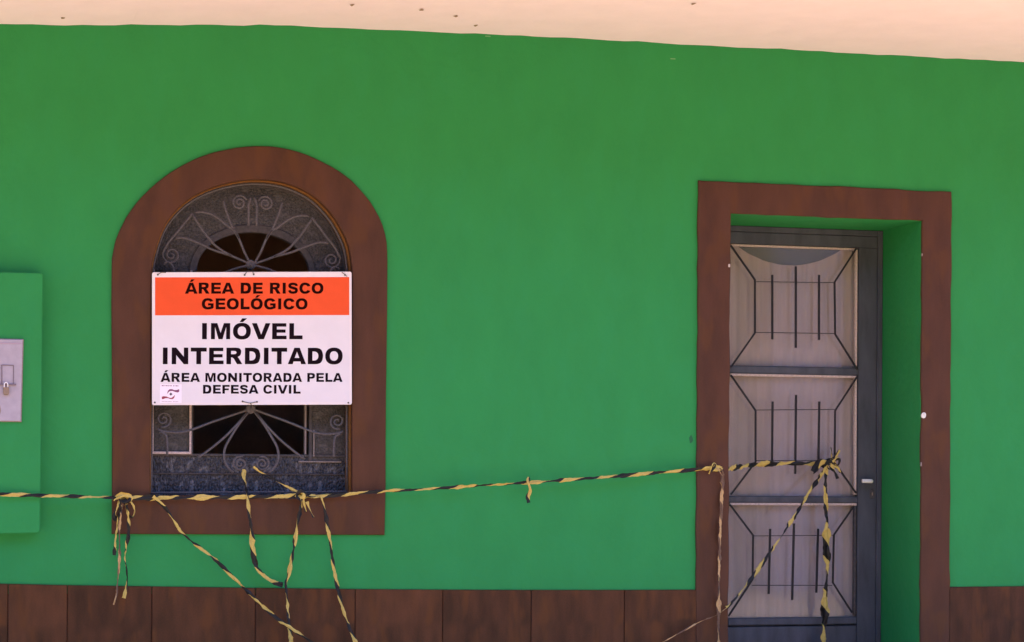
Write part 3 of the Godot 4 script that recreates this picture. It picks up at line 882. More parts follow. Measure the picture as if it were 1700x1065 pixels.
func glyph(st: SurfaceTool, ch: String, xf: Transform2D, z: float) -> void:
	match ch:
		"I": flat(st, [[96, 0], [293, 0], [293, 716], [96, 716]], xf, z)
		"E": flat(st, [[72, 0], [682, 0], [682, 158], [270, 158], [270, 292], [638, 292], [638, 436], [270, 436], [270, 563], [668, 563], [668, 716], [72, 716]], xf, z)
		"F": flat(st, [[73, 0], [271, 0], [271, 285], [572, 285], [572, 430], [271, 430], [271, 563], [635, 563], [635, 716], [73, 716]], xf, z)
		"L": flat(st, [[73, 0], [635, 0], [635, 170], [271, 170], [271, 716], [73, 716]], xf, z)
		"T": flat(st, [[262, 0], [460, 0], [460, 545], [694, 545], [694, 716], [28, 716], [28, 545], [262, 545]], xf, z)
		"N": flat(st, [[72, 0], [72, 716], [258, 716], [575, 322], [575, 716], [761, 716], [761, 0], [575, 0], [258, 394], [258, 0]], xf, z)
		"M": flat(st, [[72, 0], [72, 716], [335, 716], [472, 280], [609, 716], [872, 716], [872, 0], [705, 0], [705, 546], [556, 0], [388, 0], [239, 546], [239, 0]], xf, z)
		"V": flat(st, [[0, 716], [209, 716], [391, 203], [570, 716], [778, 716], [506, 0], [272, 0]], xf, z)
		"A":
			flat(st, [[0, 0], [210, 0], [245, 118], [291, 273], [391, 545], [391, 716], [275, 716]], xf, z)
			flat(st, [[778, 0], [568, 0], [538, 118], [491, 273], [391, 545], [391, 716], [506, 716]], xf, z)
			flat(st, [[245, 118], [538, 118], [491, 273], [291, 273]], xf, z)
		"D":
			flat(st, [[74, 0], [271, 0], [271, 716], [74, 716]], xf, z)
			strip_between(st, curve2([[271, 716], [420, 716], [560, 690], [670, 600], [727, 358], [670, 116], [560, 26], [420, 0], [271, 0]]), curve2([[271, 556], [340, 555], [430, 535], [500, 470], [526, 358], [500, 246], [430, 181], [340, 161], [271, 160]]), xf, z)
		"O": strip_between(st, bow(417, 358, 374, 371, 0, 360, 44), bow(417, 358, 176, 208, 0, 360, 44), xf, z)
		"C": strip_between(st, bow(404, 358, 362, 371, 22, 336, 36), bow(404, 358, 168, 208, 30, 328, 36), xf, z)
		"G":
			strip_between(st, bow(417, 358, 374, 371, 28, 300, 36), bow(417, 358, 178, 208, 36, 300, 36), xf, z)
			var lo: Vector2 = bow(417, 358, 374, 371, 28, 300, 36)[36]
			var li: Vector2 = bow(417, 358, 178, 208, 36, 300, 36)[36]
			flat(st, [[lo.x, lo.y], [700, 45], [778, 95], [778, 395], [425, 395], [425, 250], [588, 250], [588, 180], [li.x, li.y]], xf, z)
		"S":
			var mid := curve2([[585, 500], [545, 602], [360, 645], [185, 600], [145, 505], [220, 425], [370, 375], [530, 318], [582, 222], [530, 112], [360, 68], [190, 110], [125, 225]], 44)
			var l := PackedVector2Array()
			var r := PackedVector2Array()
			for i in mid.size():
				var t := (mid[mini(i + 1, 43)] - mid[maxi(i - 1, 0)]).normalized()
				var h := 90.0 if i > 10 and i < 33 else 82.0
				l.append(mid[i] + Vector2(-t.y, t.x) * h)
				r.append(mid[i] - Vector2(-t.y, t.x) * h)
			strip_between(st, l, r, xf, z)
		"P":
			flat(st, [[72, 0], [271, 0], [271, 716], [72, 716]], xf, z)
			strip_between(st, curve2([[271, 716], [460, 716], [600, 680], [672, 585], [680, 490], [655, 365], [570, 285], [440, 263], [271, 262]]), curve2([[271, 568], [360, 568], [440, 555], [478, 520], [484, 488], [474, 450], [435, 420], [360, 410], [271, 410]]), xf, z)
		"R":
			flat(st, [[74, 0], [271, 0], [271, 716], [74, 716]], xf, z)
			strip_between(st, curve2([[271, 716], [480, 716], [630, 685], [690, 600], [695, 510], [665, 400], [590, 335], [440, 292], [271, 291]]), curve2([[271, 575], [370, 575], [450, 565], [490, 535], [497, 503], [485, 468], [445, 442], [370, 434], [271, 434]]), xf, z)
			flat(st, [[271, 291], [440, 292], [545, 322], [600, 250], [745, 0], [522, 0], [385, 240], [320, 291]], xf, z)

func lettering(parent: Node, text: String, at: Array, z: float, m: Material) -> void:
	# at: left, right, baseline, cap height and slope, in metres
	var accents := {"Á": "A", "Ó": "O"}
	var gap := 2.0
	var total := 0.0
	for ch in text:
		total += WIDTHS[accents.get(ch, ch)] + gap
	var sx: float = (at[1] - at[0]) / (total - 90.0)
	var sy: float = at[3] / 716.0
	var st := begin()
	var x := -40.0
	for ch in text + " ":
		if ch == " ":
			part("lettering", finish(st), m, parent)
			st = begin()
		var base: String = accents.get(ch, ch)
		var place := Vector2(at[0], at[2]) + Vector2(x * sx, x * sx * tan(at[4]))
		var xf := Transform2D(Vector2(sx, sx * tan(at[4])), Vector2(0, sy), place)
		glyph(st, base, xf, z)
		if base != ch:
			var o: float = WIDTHS[base] * 0.5
			flat(st, [[o - 95, 765], [o + 5, 930], [o + 215, 930], [o + 45, 765]], xf, z)
		x += WIDTHS[base] + gap

func make_sign() -> void:
	var corner := PackedVector2Array([Vector2(-1.7021, 1.9740), Vector2(-0.7832, 2.0036), Vector2(-0.7783, 1.3868), Vector2(-1.6988, 1.3711)])
	var base := (corner[2] + corner[3]) * 0.5
	var s := thing("warning_sign", "white and orange warning sign reading ÁREA DE RISCO GEOLÓGICO wired to arched window grille", "sign", v3(base, 0.03))
	part("board", slab(rounded(corner, 0.010), 0.026, 0.030, 0.001), M.sign_rim, s)
	part("white_field", slab(PackedVector2Array([Vector2(-1.6888, 1.7761), Vector2(-0.7920, 1.7992), Vector2(-0.7897, 1.3978), Vector2(-1.6880, 1.3822)]), 0.0299, 0.0306, 0.0003), M.sign_white, s)
	part("orange_field", slab(PackedVector2Array([Vector2(-1.6884, 1.9512), Vector2(-0.7944, 1.9781), Vector2(-0.7934, 1.8019), Vector2(-1.6874, 1.7789)]), 0.0299, 0.0308, 0.0003), M.orange, s)
	var z := 0.0311
	lettering(s, "ÁREA DE RISCO", [-1.5502, -0.9158, 1.8809, 0.0501, 0.0267], z, M.ink_warm)
	lettering(s, "GEOLÓGICO", [-1.4764, -0.9895, 1.8114, 0.0501, 0.0249], z, M.ink_warm)
	lettering(s, "IMÓVEL", [-1.4803, -1.0132, 1.6749, 0.0736, 0.0215], z, M.ink)
	lettering(s, "INTERDITADO", [-1.6575, -0.8241, 1.5578, 0.0755, 0.0187], z, M.ink)
	lettering(s, "ÁREA MONITORADA PELA", [-1.6592, -0.8259, 1.4773, 0.0409, 0.0167], z, M.ink)
	lettering(s, "DEFESA CIVIL", [-1.4707, -1.0202, 1.4268, 0.0398, 0.0154], z, M.ink)
	# the small emblem pasted in the lower corner
	var st := part("emblem", slab(PackedVector2Array([Vector2(-1.6640, 1.4660), Vector2(-1.5658, 1.4676), Vector2(-1.5654, 1.3826), Vector2(-1.6635, 1.3812)]), 0.0305, 0.0312, 0.0002), M.sticker, s)
	part("wave", slab(PackedVector2Array([Vector2(-1.6317, 1.4227), Vector2(-1.6277, 1.4378), Vector2(-1.6204, 1.4445), Vector2(-1.6095, 1.4452), Vector2(-1.5986, 1.4410), Vector2(-1.5877, 1.4412), Vector2(-1.5822, 1.4440), Vector2(-1.5768, 1.4452), Vector2(-1.5767, 1.4345), Vector2(-1.5835, 1.4303), Vector2(-1.5958, 1.4328), Vector2(-1.6067, 1.4370), Vector2(-1.6176, 1.4363), Vector2(-1.6244, 1.4324)]), 0.0311, 0.0318, 0.0002), M.logo_violet, st)
	part("wave", slab(PackedVector2Array([Vector2(-1.5957, 1.4191), Vector2(-1.5997, 1.4053), Vector2(-1.6065, 1.3998), Vector2(-1.6174, 1.4001), Vector2(-1.6270, 1.4044), Vector2(-1.6392, 1.4034), Vector2(-1.6487, 1.3991), Vector2(-1.6547, 1.3990), Vector2(-1.6548, 1.4100), Vector2(-1.6475, 1.4123), Vector2(-1.6338, 1.4114), Vector2(-1.6229, 1.4066), Vector2(-1.6120, 1.4052), Vector2(-1.6039, 1.4108)]), 0.0311, 0.0318, 0.0002), M.logo_red, st)
	part("star", slab(PackedVector2Array([Vector2(-1.6143, 1.4309), Vector2(-1.6116, 1.4254), Vector2(-1.6061, 1.4228), Vector2(-1.6115, 1.4200), Vector2(-1.6142, 1.4144), Vector2(-1.6170, 1.4199), Vector2(-1.6225, 1.4225), Vector2(-1.6170, 1.4254)]), 0.0311, 0.0318, 0.0002), M.ink, st)
	var rows := [[639.6, 269.5, 296.5, 0.0052], [666.2, 270.0, 298.0, 0.0034]]
	var xs := [-1.6530, -1.6465, -1.6400, -1.6335, -1.6269, -1.6204, -1.6138, -1.6027, -1.5961, -1.5896, -1.5830]
	for i in xs.size():
		var yy := 1.46046
		var h := 0.0042 + 0.0012 * sin(i * 2.1)
		part("fine_print", slab(rect(xs[i] - 0.0024, yy - h * 0.5, xs[i] + 0.0024, yy + h * 0.5), 0.0311, 0.0317, 0.0002), M.logo_grey if i % 3 else M.logo_violet, st)
		var y2 := 1.38867
		part("fine_print", slab(rect(xs[i] - 0.0021, y2 - 0.0013, xs[i] + 0.0021, y2 + 0.0013), 0.0311, 0.0317, 0.0002), M.logo_grey, st)
	# holes and the wire ties through them
	for p in [Vector2(-1.6762, 1.9638), Vector2(-1.2810, 1.9739), Vector2(-1.2394, 1.9778), Vector2(-0.8143, 1.9873), Vector2(-1.6866, 1.3836), Vector2(-1.2875, 1.3940), Vector2(-1.2209, 1.3930), Vector2(-0.7954, 1.3950)]:
		var poly := PackedVector2Array()
		for k in 8:
			poly.append(p + Vector2(cos(TAU * k / 8.0), sin(TAU * k / 8.0)) * 0.0042)
		part("eyelet", slab(poly, 0.0295, 0.0322, 0.0006), M.wire, s)
	for w in [[Vector3(-1.2815, 1.9736, 0.0330), Vector3(-1.2695, 1.9930, 0.0360), Vector3(-1.2435, 2.0256, -0.0400)], [Vector3(-1.2399, 1.9775, 0.0330), Vector3(-1.2474, 1.9964, 0.0360), Vector3(-1.2435, 2.0256, -0.0400)], [Vector3(-0.8324, 2.0016, 0.0200), Vector3(-0.8240, 1.9949, 0.0360), Vector3(-0.8051, 1.9802, 0.0340)], [Vector3(-1.2880, 1.3939, 0.0330), Vector3(-1.2690, 1.3894, 0.0360), Vector3(-1.2495, 1.3869, 0.0360), Vector3(-1.2214, 1.3929, 0.0330)], [Vector3(-1.6765, 1.9636, 0.0330), Vector3(-1.6618, 1.9734, 0.0350), Vector3(-1.6395, 1.9745, 0.0300)], [Vector3(-1.2523, 1.3868, 0.0360), Vector3(-1.2444, 1.3750, 0.0200), Vector3(-1.2377, 1.3660, -0.0450)]]:
		part("tie_wire", rod(w, 0.0032, 0.0, true, 0.004), M.wire, s)

func make_meter_box() -> void:
	var box_base := Vector3(-2.4485, 0.7882, 0.0000)
	var b := thing("meter_box", "raised green masonry meter box with small pale metal hatch beside arched window", "meter box", box_base)
	part("casing", slab(rounded(PackedVector2Array([Vector2(-2.7665, 1.9457), Vector2(-2.1897, 1.9532), Vector2(-2.1966, 0.7912), Vector2(-2.7604, 0.7848)]), 0.016, 3), -0.001, 0.075, 0.004), M.green, b)
	var hz := 0.075
	part("hatch_frame", slab(PackedVector2Array([Vector2(-2.5979, 1.6562), Vector2(-2.2725, 1.6552), Vector2(-2.2797, 1.2862), Vector2(-2.5959, 1.2850)]), hz - 0.001, hz + 0.010, 0.002), M.pale_iron, b)
	var hd := part("hatch", slab(PackedVector2Array([Vector2(-2.5929, 1.6530), Vector2(-2.2769, 1.6518), Vector2(-2.2841, 1.2899), Vector2(-2.5909, 1.2888)]), hz + 0.008, hz + 0.016, 0.002), M.meter, b, "pale pinkish metal hatch with latch")
	part("top_fold", slab(PackedVector2Array([Vector2(-2.5928, 1.6371), Vector2(-2.2781, 1.6371), Vector2(-2.2781, 1.6317), Vector2(-2.5927, 1.6317)]), hz + 0.015, hz + 0.0185, 0.001), M.logo_grey, hd)
	for q in [[PackedVector2Array([Vector2(-2.3704, 1.5375), Vector2(-2.3652, 1.5376), Vector2(-2.3648, 1.4534), Vector2(-2.3700, 1.4533)])], [PackedVector2Array([Vector2(-2.3182, 1.5372), Vector2(-2.3150, 1.5372), Vector2(-2.3151, 1.4542), Vector2(-2.3182, 1.4542)])], [PackedVector2Array([Vector2(-2.3704, 1.5389), Vector2(-2.3150, 1.5386), Vector2(-2.3150, 1.5353), Vector2(-2.3704, 1.5357)])]]:
		part("sight_frame", slab(q[0], hz + 0.015, hz + 0.020, 0.001), M.meter_line, hd)
	part("latch", slab(PackedVector2Array([Vector2(-2.4546, 1.4559), Vector2(-2.3046, 1.4557), Vector2(-2.3046, 1.4482), Vector2(-2.4546, 1.4479)]), hz + 0.015, hz + 0.024, 0.001), M.meter_line, hd)
	var lk := part("padlock", slab(rounded(PackedVector2Array([Vector2(-2.3624, 1.4410), Vector2(-2.3350, 1.4415), Vector2(-2.3362, 1.4053), Vector2(-2.3596, 1.4050)]), 0.008), hz + 0.017, hz + 0.032, 0.003), M.brass, hd)
	part("shackle", rod([Vector3(-2.3560, 1.4370, 0.1030), Vector3(-2.3561, 1.4544, 0.1030), Vector3(-2.3483, 1.4612, 0.1030), Vector3(-2.3418, 1.4546, 0.1030), Vector3(-2.3417, 1.4372, 0.1030)], 0.005, 0.0, true, 0.004), M.chrome, lk)
	part("rust_stain", slab(rounded(PackedVector2Array([Vector2(-2.3917, 1.3701), Vector2(-2.3734, 1.3597), Vector2(-2.3701, 1.3330), Vector2(-2.3757, 1.3115), Vector2(-2.3914, 1.3167)]), 0.006), hz + 0.0155, hz + 0.0166, 0.0004), M.brass, hd)

func make_hook() -> void:
	var h := Vector3(2.1113, 1.3726, 0.0150)
	var t := thing("wall_hook", "small white round hook screwed to the brown door surround", "hook", h)
	var poly := PackedVector2Array()
	for k in 12:
		poly.append(Vector2(h.x, h.y) + Vector2(cos(TAU * k / 12.0), sin(TAU * k / 12.0)) * 0.013)
	part("plate", slab(poly, 0.012, 0.020, 0.003), M.white_dot, t)
	var pts := []
	for k in 9:
		var a := -0.6 + PI * 1.25 * k / 8.0
		pts.append(h + Vector3(cos(a) * 0.010 - 0.004, sin(a) * 0.010 + 0.004, 0.012))
	part("curl", rod(pts, 0.005, 0.0, true, 0.003), M.white_dot, t)

func make_tapes() -> void:
	var g := "yellow and black barrier tapes"
	var o: Node3D
	# the long run across the front
	o = thing("barrier_tape", "long yellow and black tape stretched from the meter box past the window to the door", "tape", Vector3(-0.6219, 0.9847, 0.0500), g)
	part("strip", tape_mesh([Vector3(-5.0649, 0.9730, 0.0120), Vector3(-4.1225, 0.9697, 0.0600), Vector3(-3.0400, 0.9668, 0.1100), Vector3(-2.5302, 0.9662, 0.1100), Vector3(-2.2697, 0.9618, 0.1000), Vector3(-2.0580, 0.9572, 0.0850), Vector3(-1.8685, 0.9522, 0.0500), Vector3(-1.8007, 0.9524, 0.0450)], 0.021, 3, 0.20, 0.25, 0.06), M.tape, o)
	part("strip", tape_mesh([Vector3(-1.8007, 0.9497, 0.0450), Vector3(-1.6731, 0.9514, 0.0400), Vector3(-1.4876, 0.9535, 0.0400), Vector3(-1.2117, 0.9572, 0.0400), Vector3(-1.0163, 0.9621, 0.0400), Vector3(-0.9460, 0.9624, 0.0400)], 0.030, 8, 0.10, 0.15, 0.03), M.tape, o)
	part("strip", tape_mesh([Vector3(-0.9460, 0.9610, 0.0400), Vector3(-0.8897, 0.9640, 0.0400), Vector3(-0.7349, 0.9772, 0.0450), Vector3(-0.6219, 0.9861, 0.0500), Vector3(-0.4509, 0.9953, 0.0550), Vector3(-0.2205, 1.0105, 0.0600), Vector3(0.0578, 1.0290, 0.0600), Vector3(0.3697, 1.0521, 0.0600), Vector3(0.6745, 1.0770, 0.0500), Vector3(0.8919, 1.0944, 0.0400), Vector3(0.9879, 1.1039, 0.0300)], 0.022, 21, 0.25, 0.30, 0.02), M.tape, o)
	part("strip", tape_mesh([Vector3(1.0020, 1.1055, 0.0250), Vector3(1.0472, 1.0999, 0.0200), Vector3(1.1372, 1.1039, -0.0800), Vector3(1.2962, 1.1224, -0.2500), Vector3(1.5327, 1.1342, -0.4000), Vector3(1.6847, 1.1339, -0.4100), Vector3(1.7761, 1.1377, -0.4150)], 0.034, 27, 0.25, 0.25, 0.01), M.tape, o)
	part("loop", tape_mesh([Vector3(0.9787, 1.0761, 0.0300), Vector3(0.9855, 1.1052, 0.0450), Vector3(0.9965, 1.1258, 0.0400), Vector3(1.0125, 1.1201, 0.0300), Vector3(1.0015, 1.1025, 0.0350), Vector3(0.9825, 1.0848, 0.0450)], 0.012, 33, 0.4, 0.3), M.tape, o)
	# curl hanging from it over the bare wall
	o = thing("barrier_tape", "short curled tape end dangling from the long tape over the bare green wall", "tape", Vector3(0.0637, 1.0304, 0.0600), g)
	part("strip", tape_mesh([Vector3(0.0678, 1.0532, 0.0660), Vector3(0.0581, 1.0361, 0.0750), Vector3(0.0663, 1.0077, 0.0780), Vector3(0.0700, 0.9849, 0.0700), Vector3(0.0595, 0.9621, 0.0660), Vector3(0.0644, 0.9337, 0.0700)], 0.034, 41, 0.06, 0.3, -0.03), M.tape, o)
	# knot with tails at the corner of the window surround
	o = thing("barrier_tape", "knotted bunch of tape with long tails hanging at the corner of the window surround", "tape", Vector3(-1.8281, 0.9496, 0.0500), g)
	part("knot", tape_mesh([Vector3(-1.8684, 0.9440, 0.0500), Vector3(-1.8483, 0.9578, 0.0650), Vector3(-1.8273, 0.9634, 0.0700), Vector3(-1.7994, 0.9498, 0.0600), Vector3(-1.8190, 0.9362, 0.0700), Vector3(-1.8459, 0.9416, 0.0700), Vector3(-1.8344, 0.9605, 0.0600), Vector3(-1.7908, 0.9416, 0.0550)], 0.033, 51, 0.5, 0.5), M.tape, o)
	for tl in [
		[[Vector3(-1.8393, 0.9469, 0.0550), Vector3(-1.8556, 0.9061, 0.0600), Vector3(-1.8684, 0.8680, 0.0550), Vector3(-1.8572, 0.8516, 0.0500), Vector3(-1.8416, 0.8789, 0.0550), Vector3(-1.8342, 0.9171, 0.0600)], 0.024, 52],
		[[Vector3(-1.8370, 0.9469, 0.0600), Vector3(-1.8423, 0.8980, 0.0620), Vector3(-1.8521, 0.8354, 0.0550), Vector3(-1.8595, 0.7864, 0.0500), Vector3(-1.8646, 0.7347, 0.0500), Vector3(-1.8670, 0.6912, 0.0500)], 0.024, 53],
		[[Vector3(-1.8318, 0.9443, 0.0620), Vector3(-1.8367, 0.8844, 0.0600), Vector3(-1.8434, 0.8027, 0.0500), Vector3(-1.8427, 0.6938, 0.0480), Vector3(-1.8473, 0.5985, 0.0450), Vector3(-1.8524, 0.5441, 0.0450), Vector3(-1.8549, 0.5169, 0.0450), Vector3(-1.8681, 0.4681, 0.0450)], 0.016, 54],
		[[Vector3(-1.8209, 0.9443, 0.0600), Vector3(-1.8069, 0.8790, 0.0580), Vector3(-1.8004, 0.8027, 0.0500), Vector3(-1.8106, 0.7346, 0.0480), Vector3(-1.8182, 0.6801, 0.0460), Vector3(-1.8097, 0.6255, 0.0450), Vector3(-1.8068, 0.5847, 0.0450), Vector3(-1.8120, 0.5439, 0.0450), Vector3(-1.8225, 0.4976, 0.0450)], 0.022, 55],
		[[Vector3(-1.8021, 0.9471, 0.0600), Vector3(-1.7803, 0.9118, 0.0600), Vector3(-1.7770, 0.8790, 0.0550), Vector3(-1.7899, 0.8599, 0.0500), Vector3(-1.8067, 0.8844, 0.0550), Vector3(-1.8181, 0.9280, 0.0600)], 0.017, 56]]:
		part("tail", tape_mesh(tl[0], tl[1], tl[2], 0.6, 0.4, tl[2] * 0.037), M.old_tape if tl[2] == 54 else M.tape, o)
	# from the window corner slanting down to the pavement
	o = thing("barrier_tape", "slack tape running from the window sill corner down across the plinth", "tape", Vector3(-1.6659, 0.9474, 0.0500), g)
	part("strip", tape_mesh([Vector3(-1.6963, 0.9556, 0.0550), Vector3(-1.6582, 0.9229, 0.0550), Vector3(-1.6199, 0.8793, 0.0550), Vector3(-1.5705, 0.8027, 0.0550), Vector3(-1.5019, 0.7397, 0.0550), Vector3(-1.4338, 0.6903, 0.0600), Vector3(-1.3516, 0.6105, 0.0650), Vector3(-1.2566, 0.5143, 0.0800), Vector3(-1.1623, 0.4265, 0.1000), Vector3(-1.0557, 0.3473, 0.1300), Vector3(-0.9247, 0.2556, 0.1800), Vector3(-0.7722, 0.1772, 0.2600)], 0.022, 61, 0.35, 0.45, 0.02), M.tape, o)
	# from the grille scroll straight down, hooked sideways at the plinth
	o = thing("barrier_tape", "tape tied to the grille scroll dropping over the sill and bending off sideways", "tape", Vector3(-1.2605, 1.0678, -0.0500), g)
	part("strip", tape_mesh([Vector3(-1.2641, 1.0817, -0.0450), Vector3(-1.2710, 1.0621, -0.0350), Vector3(-1.2687, 1.0232, -0.0100), Vector3(-1.2651, 0.9626, 0.0450), Vector3(-1.2585, 0.8855, 0.0600), Vector3(-1.2470, 0.8028, 0.0600), Vector3(-1.2403, 0.7199, 0.0550), Vector3(-1.2309, 0.6645, 0.0500), Vector3(-1.2110, 0.6229, 0.0480), Vector3(-1.1742, 0.5867, 0.0450), Vector3(-1.1323, 0.5615, 0.0450), Vector3(-1.0996, 0.5532, 0.0500)], 0.026, 71, 0.3, 0.35, 0.0), M.tape, o)
	# from the grille scroll slanting to the knot on the long run
	o = thing("barrier_tape", "short taut tape slanting from the grille scroll to the knot on the sill", "tape", Vector3(-1.2215, 1.0959, -0.0500), g)
	part("strip", tape_mesh([Vector3(-1.2251, 1.0959, -0.0450), Vector3(-1.1872, 1.0654, -0.0350), Vector3(-1.1473, 1.0462, -0.0200), Vector3(-1.0817, 1.0076, 0.0100), Vector3(-1.0167, 0.9719, 0.0420), Vector3(-0.9609, 0.9582, 0.0450), Vector3(-0.9328, 0.9611, 0.0450)], 0.018, 81, 0.35, 0.35, 0.0), M.tape, o)
	# knot and drop
	o = thing("barrier_tape", "tape with frayed knot on the sill hanging down past the plinth, pinched halfway", "tape", Vector3(-1.0180, 0.9636, 0.0500), g)
	part("knot", tape_mesh([Vector3(-1.0404, 0.9690, 0.0500), Vector3(-1.0227, 0.9526, 0.0620), Vector3(-1.0095, 0.9693, 0.0660), Vector3(-1.0281, 0.9775, 0.0600), Vector3(-1.0360, 0.9580, 0.0580), Vector3(-1.0111, 0.9470, 0.0600)], 0.030, 91, 0.5, 0.4), M.tape, o)
	part("strip", tape_mesh([Vector3(-1.0168, 0.9581, 0.0600), Vector3(-1.0217, 0.8998, 0.0580), Vector3(-1.0348, 0.8304, 0.0550), Vector3(-1.0448, 0.7609, 0.0500), Vector3(-1.0584, 0.6778, 0.0500), Vector3(-1.0747, 0.5946, 0.0500), Vector3(-1.0857, 0.5642, 0.0500), Vector3(-1.0834, 0.5118, 0.0550), Vector3(-1.0783, 0.4566, 0.0600), Vector3(-1.0740, 0.3879, 0.0700), Vector3(-1.0668, 0.3193, 0.0800), Vector3(-1.0668, 0.2379, 0.1000), Vector3(-1.0710, 0.1163, 0.1300)], 0.023, 93, 0.35, 0.4, 0.03), M.tape, o)
	part("tail", tape_mesh([Vector3(-1.0115, 0.9554, 0.0620), Vector3(-1.0026, 0.9193, 0.0600), Vector3(-0.9959, 0.8887, 0.0550)], 0.018, 95, 0.3, 0.3, 0.0), M.tape, o)
	part("tail", tape_mesh([Vector3(-0.9914, 0.9360, 0.0600), Vector3(-0.9776, 0.8972, 0.0620), Vector3(-0.9602, 0.8639, 0.0600)], 0.020, 96, 0.3, 0.3, 0.0), M.tape, o)
	# second drop further along
	o = thing("barrier_tape", "flat tape looped over the long tape hanging straight down beside the pinched one", "tape", Vector3(-0.9168, 0.9640, 0.0500), g)
	part("strip", tape_mesh([Vector3(-0.9253, 0.9667, 0.0500), Vector3(-0.9127, 0.9140, 0.0600), Vector3(-0.8982, 0.8445, 0.0600), Vector3(-0.8833, 0.7610, 0.0580), Vector3(-0.8741, 0.6913, 0.0560), Vector3(-0.8595, 0.6077, 0.0560), Vector3(-0.8428, 0.5242, 0.0600), Vector3(-0.8207, 0.4351, 0.0650), Vector3(-0.7938, 0.3575, 0.0750), Vector3(-0.7614, 0.2798, 0.0850), Vector3(-0.7269, 0.1635, 0.1000)], 0.023, 101, 0.25, 0.35, 0.0), M.tape, o)
	# at the doorway
	o = thing("barrier_tape", "thin twisted tape hanging down along the brown door surround", "tape", Vector3(1.0374, 1.0998, 0.0300), g)
	part("knot", tape_mesh([Vector3(1.0188, 1.1056, 0.0300), Vector3(1.0307, 1.0852, 0.0400), Vector3(1.0432, 1.0677, 0.0400), Vector3(1.0480, 1.0882, 0.0350), Vector3(1.0312, 1.1027, 0.0300)], 0.012, 111, 0.3, 0.3), M.old_tape, o)
	part("strip", tape_mesh([Vector3(1.0450, 1.0765, 0.0350), Vector3(1.0454, 1.0064, 0.0350), Vector3(1.0399, 0.8895, 0.0350), Vector3(1.0359, 0.7727, 0.0350), Vector3(1.0323, 0.5975, 0.0350), Vector3(1.0282, 0.4518, 0.0400), Vector3(1.0256, 0.3643, 0.0400), Vector3(1.0275, 0.2624, 0.0450), Vector3(1.0295, 0.1315, 0.0500)], 0.026, 113, 0.6, 0.4, 0.09), M.old_tape, o)
	o = thing("barrier_tape", "bow of tape tied to the door bars with a long strip hanging straight down", "tape", Vector3(1.7840, 1.1315, -0.4100), g)
	part("knot", tape_mesh([Vector3(1.7501, 1.1127, -0.4000), Vector3(1.7701, 1.1497, -0.3850), Vector3(1.8011, 1.1376, -0.3800), Vector3(1.7902, 1.1067, -0.3850), Vector3(1.7549, 1.1188, -0.3800), Vector3(1.7725, 1.1435, -0.3750), Vector3(1.8100, 1.1130, -0.3850)], 0.039, 121, 0.5, 0.5, 0.10), M.tape, o)
	for tl in [
		[[Vector3(1.7801, 1.1375, -0.3850), Vector3(1.8042, 1.1684, -0.3800), Vector3(1.8317, 1.2025, -0.3750)], 0.016, 122, 0.09],
		[[Vector3(1.7833, 1.1467, -0.3850), Vector3(1.7898, 1.1776, -0.3850), Vector3(1.7883, 1.2177, -0.3900)], 0.010, 123, 0.02],
		[[Vector3(1.7767, 1.1436, -0.3850), Vector3(1.7284, 1.1432, -0.3800), Vector3(1.7001, 1.1122, -0.3750), Vector3(1.6817, 1.0906, -0.3700)], 0.024, 124, 0.0],
		[[Vector3(1.7813, 1.1313, -0.3800), Vector3(1.8100, 1.1561, -0.3700), Vector3(1.8277, 1.1562, -0.3650), Vector3(1.8168, 1.1253, -0.3700), Vector3(1.7880, 1.1252, -0.3800)], 0.018, 125, 0.03],
		[[Vector3(1.7846, 1.1313, -0.3800), Vector3(1.8169, 1.1130, -0.3700), Vector3(1.8282, 1.0885, -0.3650)], 0.016, 126, 0.01],
		[[Vector3(1.7813, 1.1251, -0.3800), Vector3(1.8038, 1.0883, -0.3700), Vector3(1.8151, 1.0576, -0.3650)], 0.018, 127, 0.05],
		[[Vector3(1.7681, 1.1312, -0.3800), Vector3(1.7496, 1.1064, -0.3750), Vector3(1.7365, 1.0848, -0.3750)], 0.020, 128, 0.0]]:
		part("tail", tape_mesh(tl[0], tl[1] * 1.6, tl[2], 0.3, 0.4, tl[3]), M.tape, o)
	part("strip", tape_mesh([Vector3(1.7702, 1.1251, -0.3850), Vector3(1.7606, 1.0696, -0.3850), Vector3(1.7577, 1.0080, -0.3850), Vector3(1.7615, 0.9157, -0.3850), Vector3(1.7687, 0.8233, -0.3850), Vector3(1.7628, 0.7002, -0.3850), Vector3(1.7733, 0.6078, -0.3850), Vector3(1.7641, 0.4847, -0.3850), Vector3(1.7580, 0.3924, -0.3850), Vector3(1.7557, 0.2231, -0.3850), Vector3(1.7532, 0.0846, -0.3850)], 0.046, 129, 0.3, 0.4, 0.02), M.tape, o)
	o = thing("barrier_tape", "slanting tape from the bow on the door bars down to the foot of the surround", "tape", Vector3(1.7635, 1.0851, -0.4000), g)
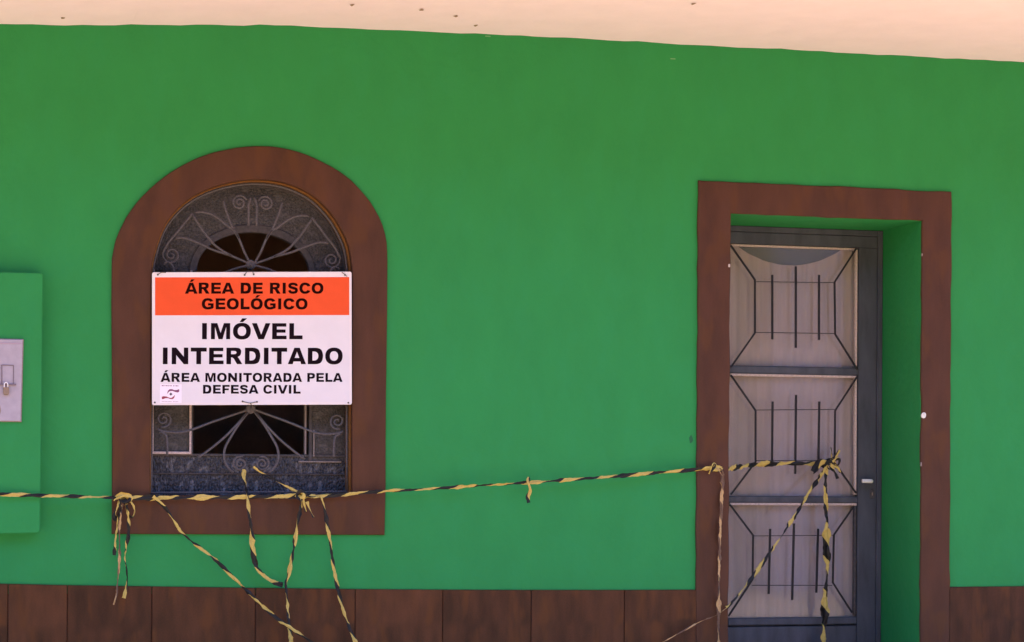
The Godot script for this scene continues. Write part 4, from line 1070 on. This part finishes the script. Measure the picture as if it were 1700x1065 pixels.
	part("strip", tape_mesh([Vector3(1.7604, 1.1127, -0.3850), Vector3(1.7074, 1.0539, -0.3600), Vector3(1.6323, 0.9711, -0.3200), Vector3(1.5273, 0.8499, -0.2600), Vector3(1.4195, 0.7368, -0.1900), Vector3(1.2934, 0.6142, -0.1100), Vector3(1.1922, 0.5195, -0.0500), Vector3(1.0946, 0.4414, 0.0200), Vector3(1.0692, 0.4275, 0.0300)], 0.024, 141, 0.35, 0.4, 0.16), M.tape, o)
	part("strip", tape_mesh([Vector3(1.0754, 0.4304, 0.0300), Vector3(1.0211, 0.3932, 0.0350), Vector3(0.9269, 0.3595, 0.0400), Vector3(0.8315, 0.3117, 0.0500), Vector3(0.7307, 0.2644, 0.0600), Vector3(0.5455, 0.1999, 0.0900)], 0.009, 143, 0.6, 0.4, 0.02), M.old_tape, o)

func make_ground() -> void:
	structure("pavement", box(Vector3(-30, -0.13, -0.0), Vector3(30, 0.0, 1.9)), M.pavement)
	structure("street", box(Vector3(-60, -0.30, 1.9), Vector3(60, -0.13, 11.0)), M.street)
	for k in 3:  # unseen houses, added to block horizon sky and bounce warm light
		var x := -21.0 + 14.0 * k
		var h: float = [6.4, 7.2, 6.0][k]
		var o := thing("house", ["unseen terracotta house added across the street with pale shutters", "unseen tall ochre house added across the street facing the green one", "unseen low cream house added across the street with brown shutters"][k], "house", Vector3(x + 7.0, -0.3, 14.0))
		part("wall", box(Vector3(x + 0.02, -0.3, 13.6), Vector3(x + 13.98, h, 21.0)), [M.opposite_a, M.opposite_b, M.soffit][k], o)
		var rf := begin()
		for s in [-1.0, 1.0]:
			quad(rf, Vector3(x, h, 17.3 + s * 4.1), Vector3(x + 14, h, 17.3 + s * 4.1), Vector3(x + 14, h + 1.3, 17.3), Vector3(x, h + 1.3, 17.3), Vector3(0, 1, s))
		part("roof", finish(rf), M.tiles, o)
		for q in 3:
			var wx := x + 2.2 + q * 4.2
			part("shutter", box(Vector3(wx, 0.7, 13.55), Vector3(wx + 1.1, 2.2, 13.61)), [M.pale_iron, M.brown, M.brown][k], o)
		part("door", box(Vector3(x + 4.0, -0.13, 13.55), Vector3(x + 5.0, 2.1, 13.61)), M.brown, o)
	structure("ground", box(Vector3(-300, -0.60, -300), Vector3(300, -0.31, 300)), M.earth)

func _ready() -> void:
	make_view()
	make_materials()
	make_ground()
	make_house()
	make_sign()
	make_meter_box()
	make_hook()
	make_tapes()
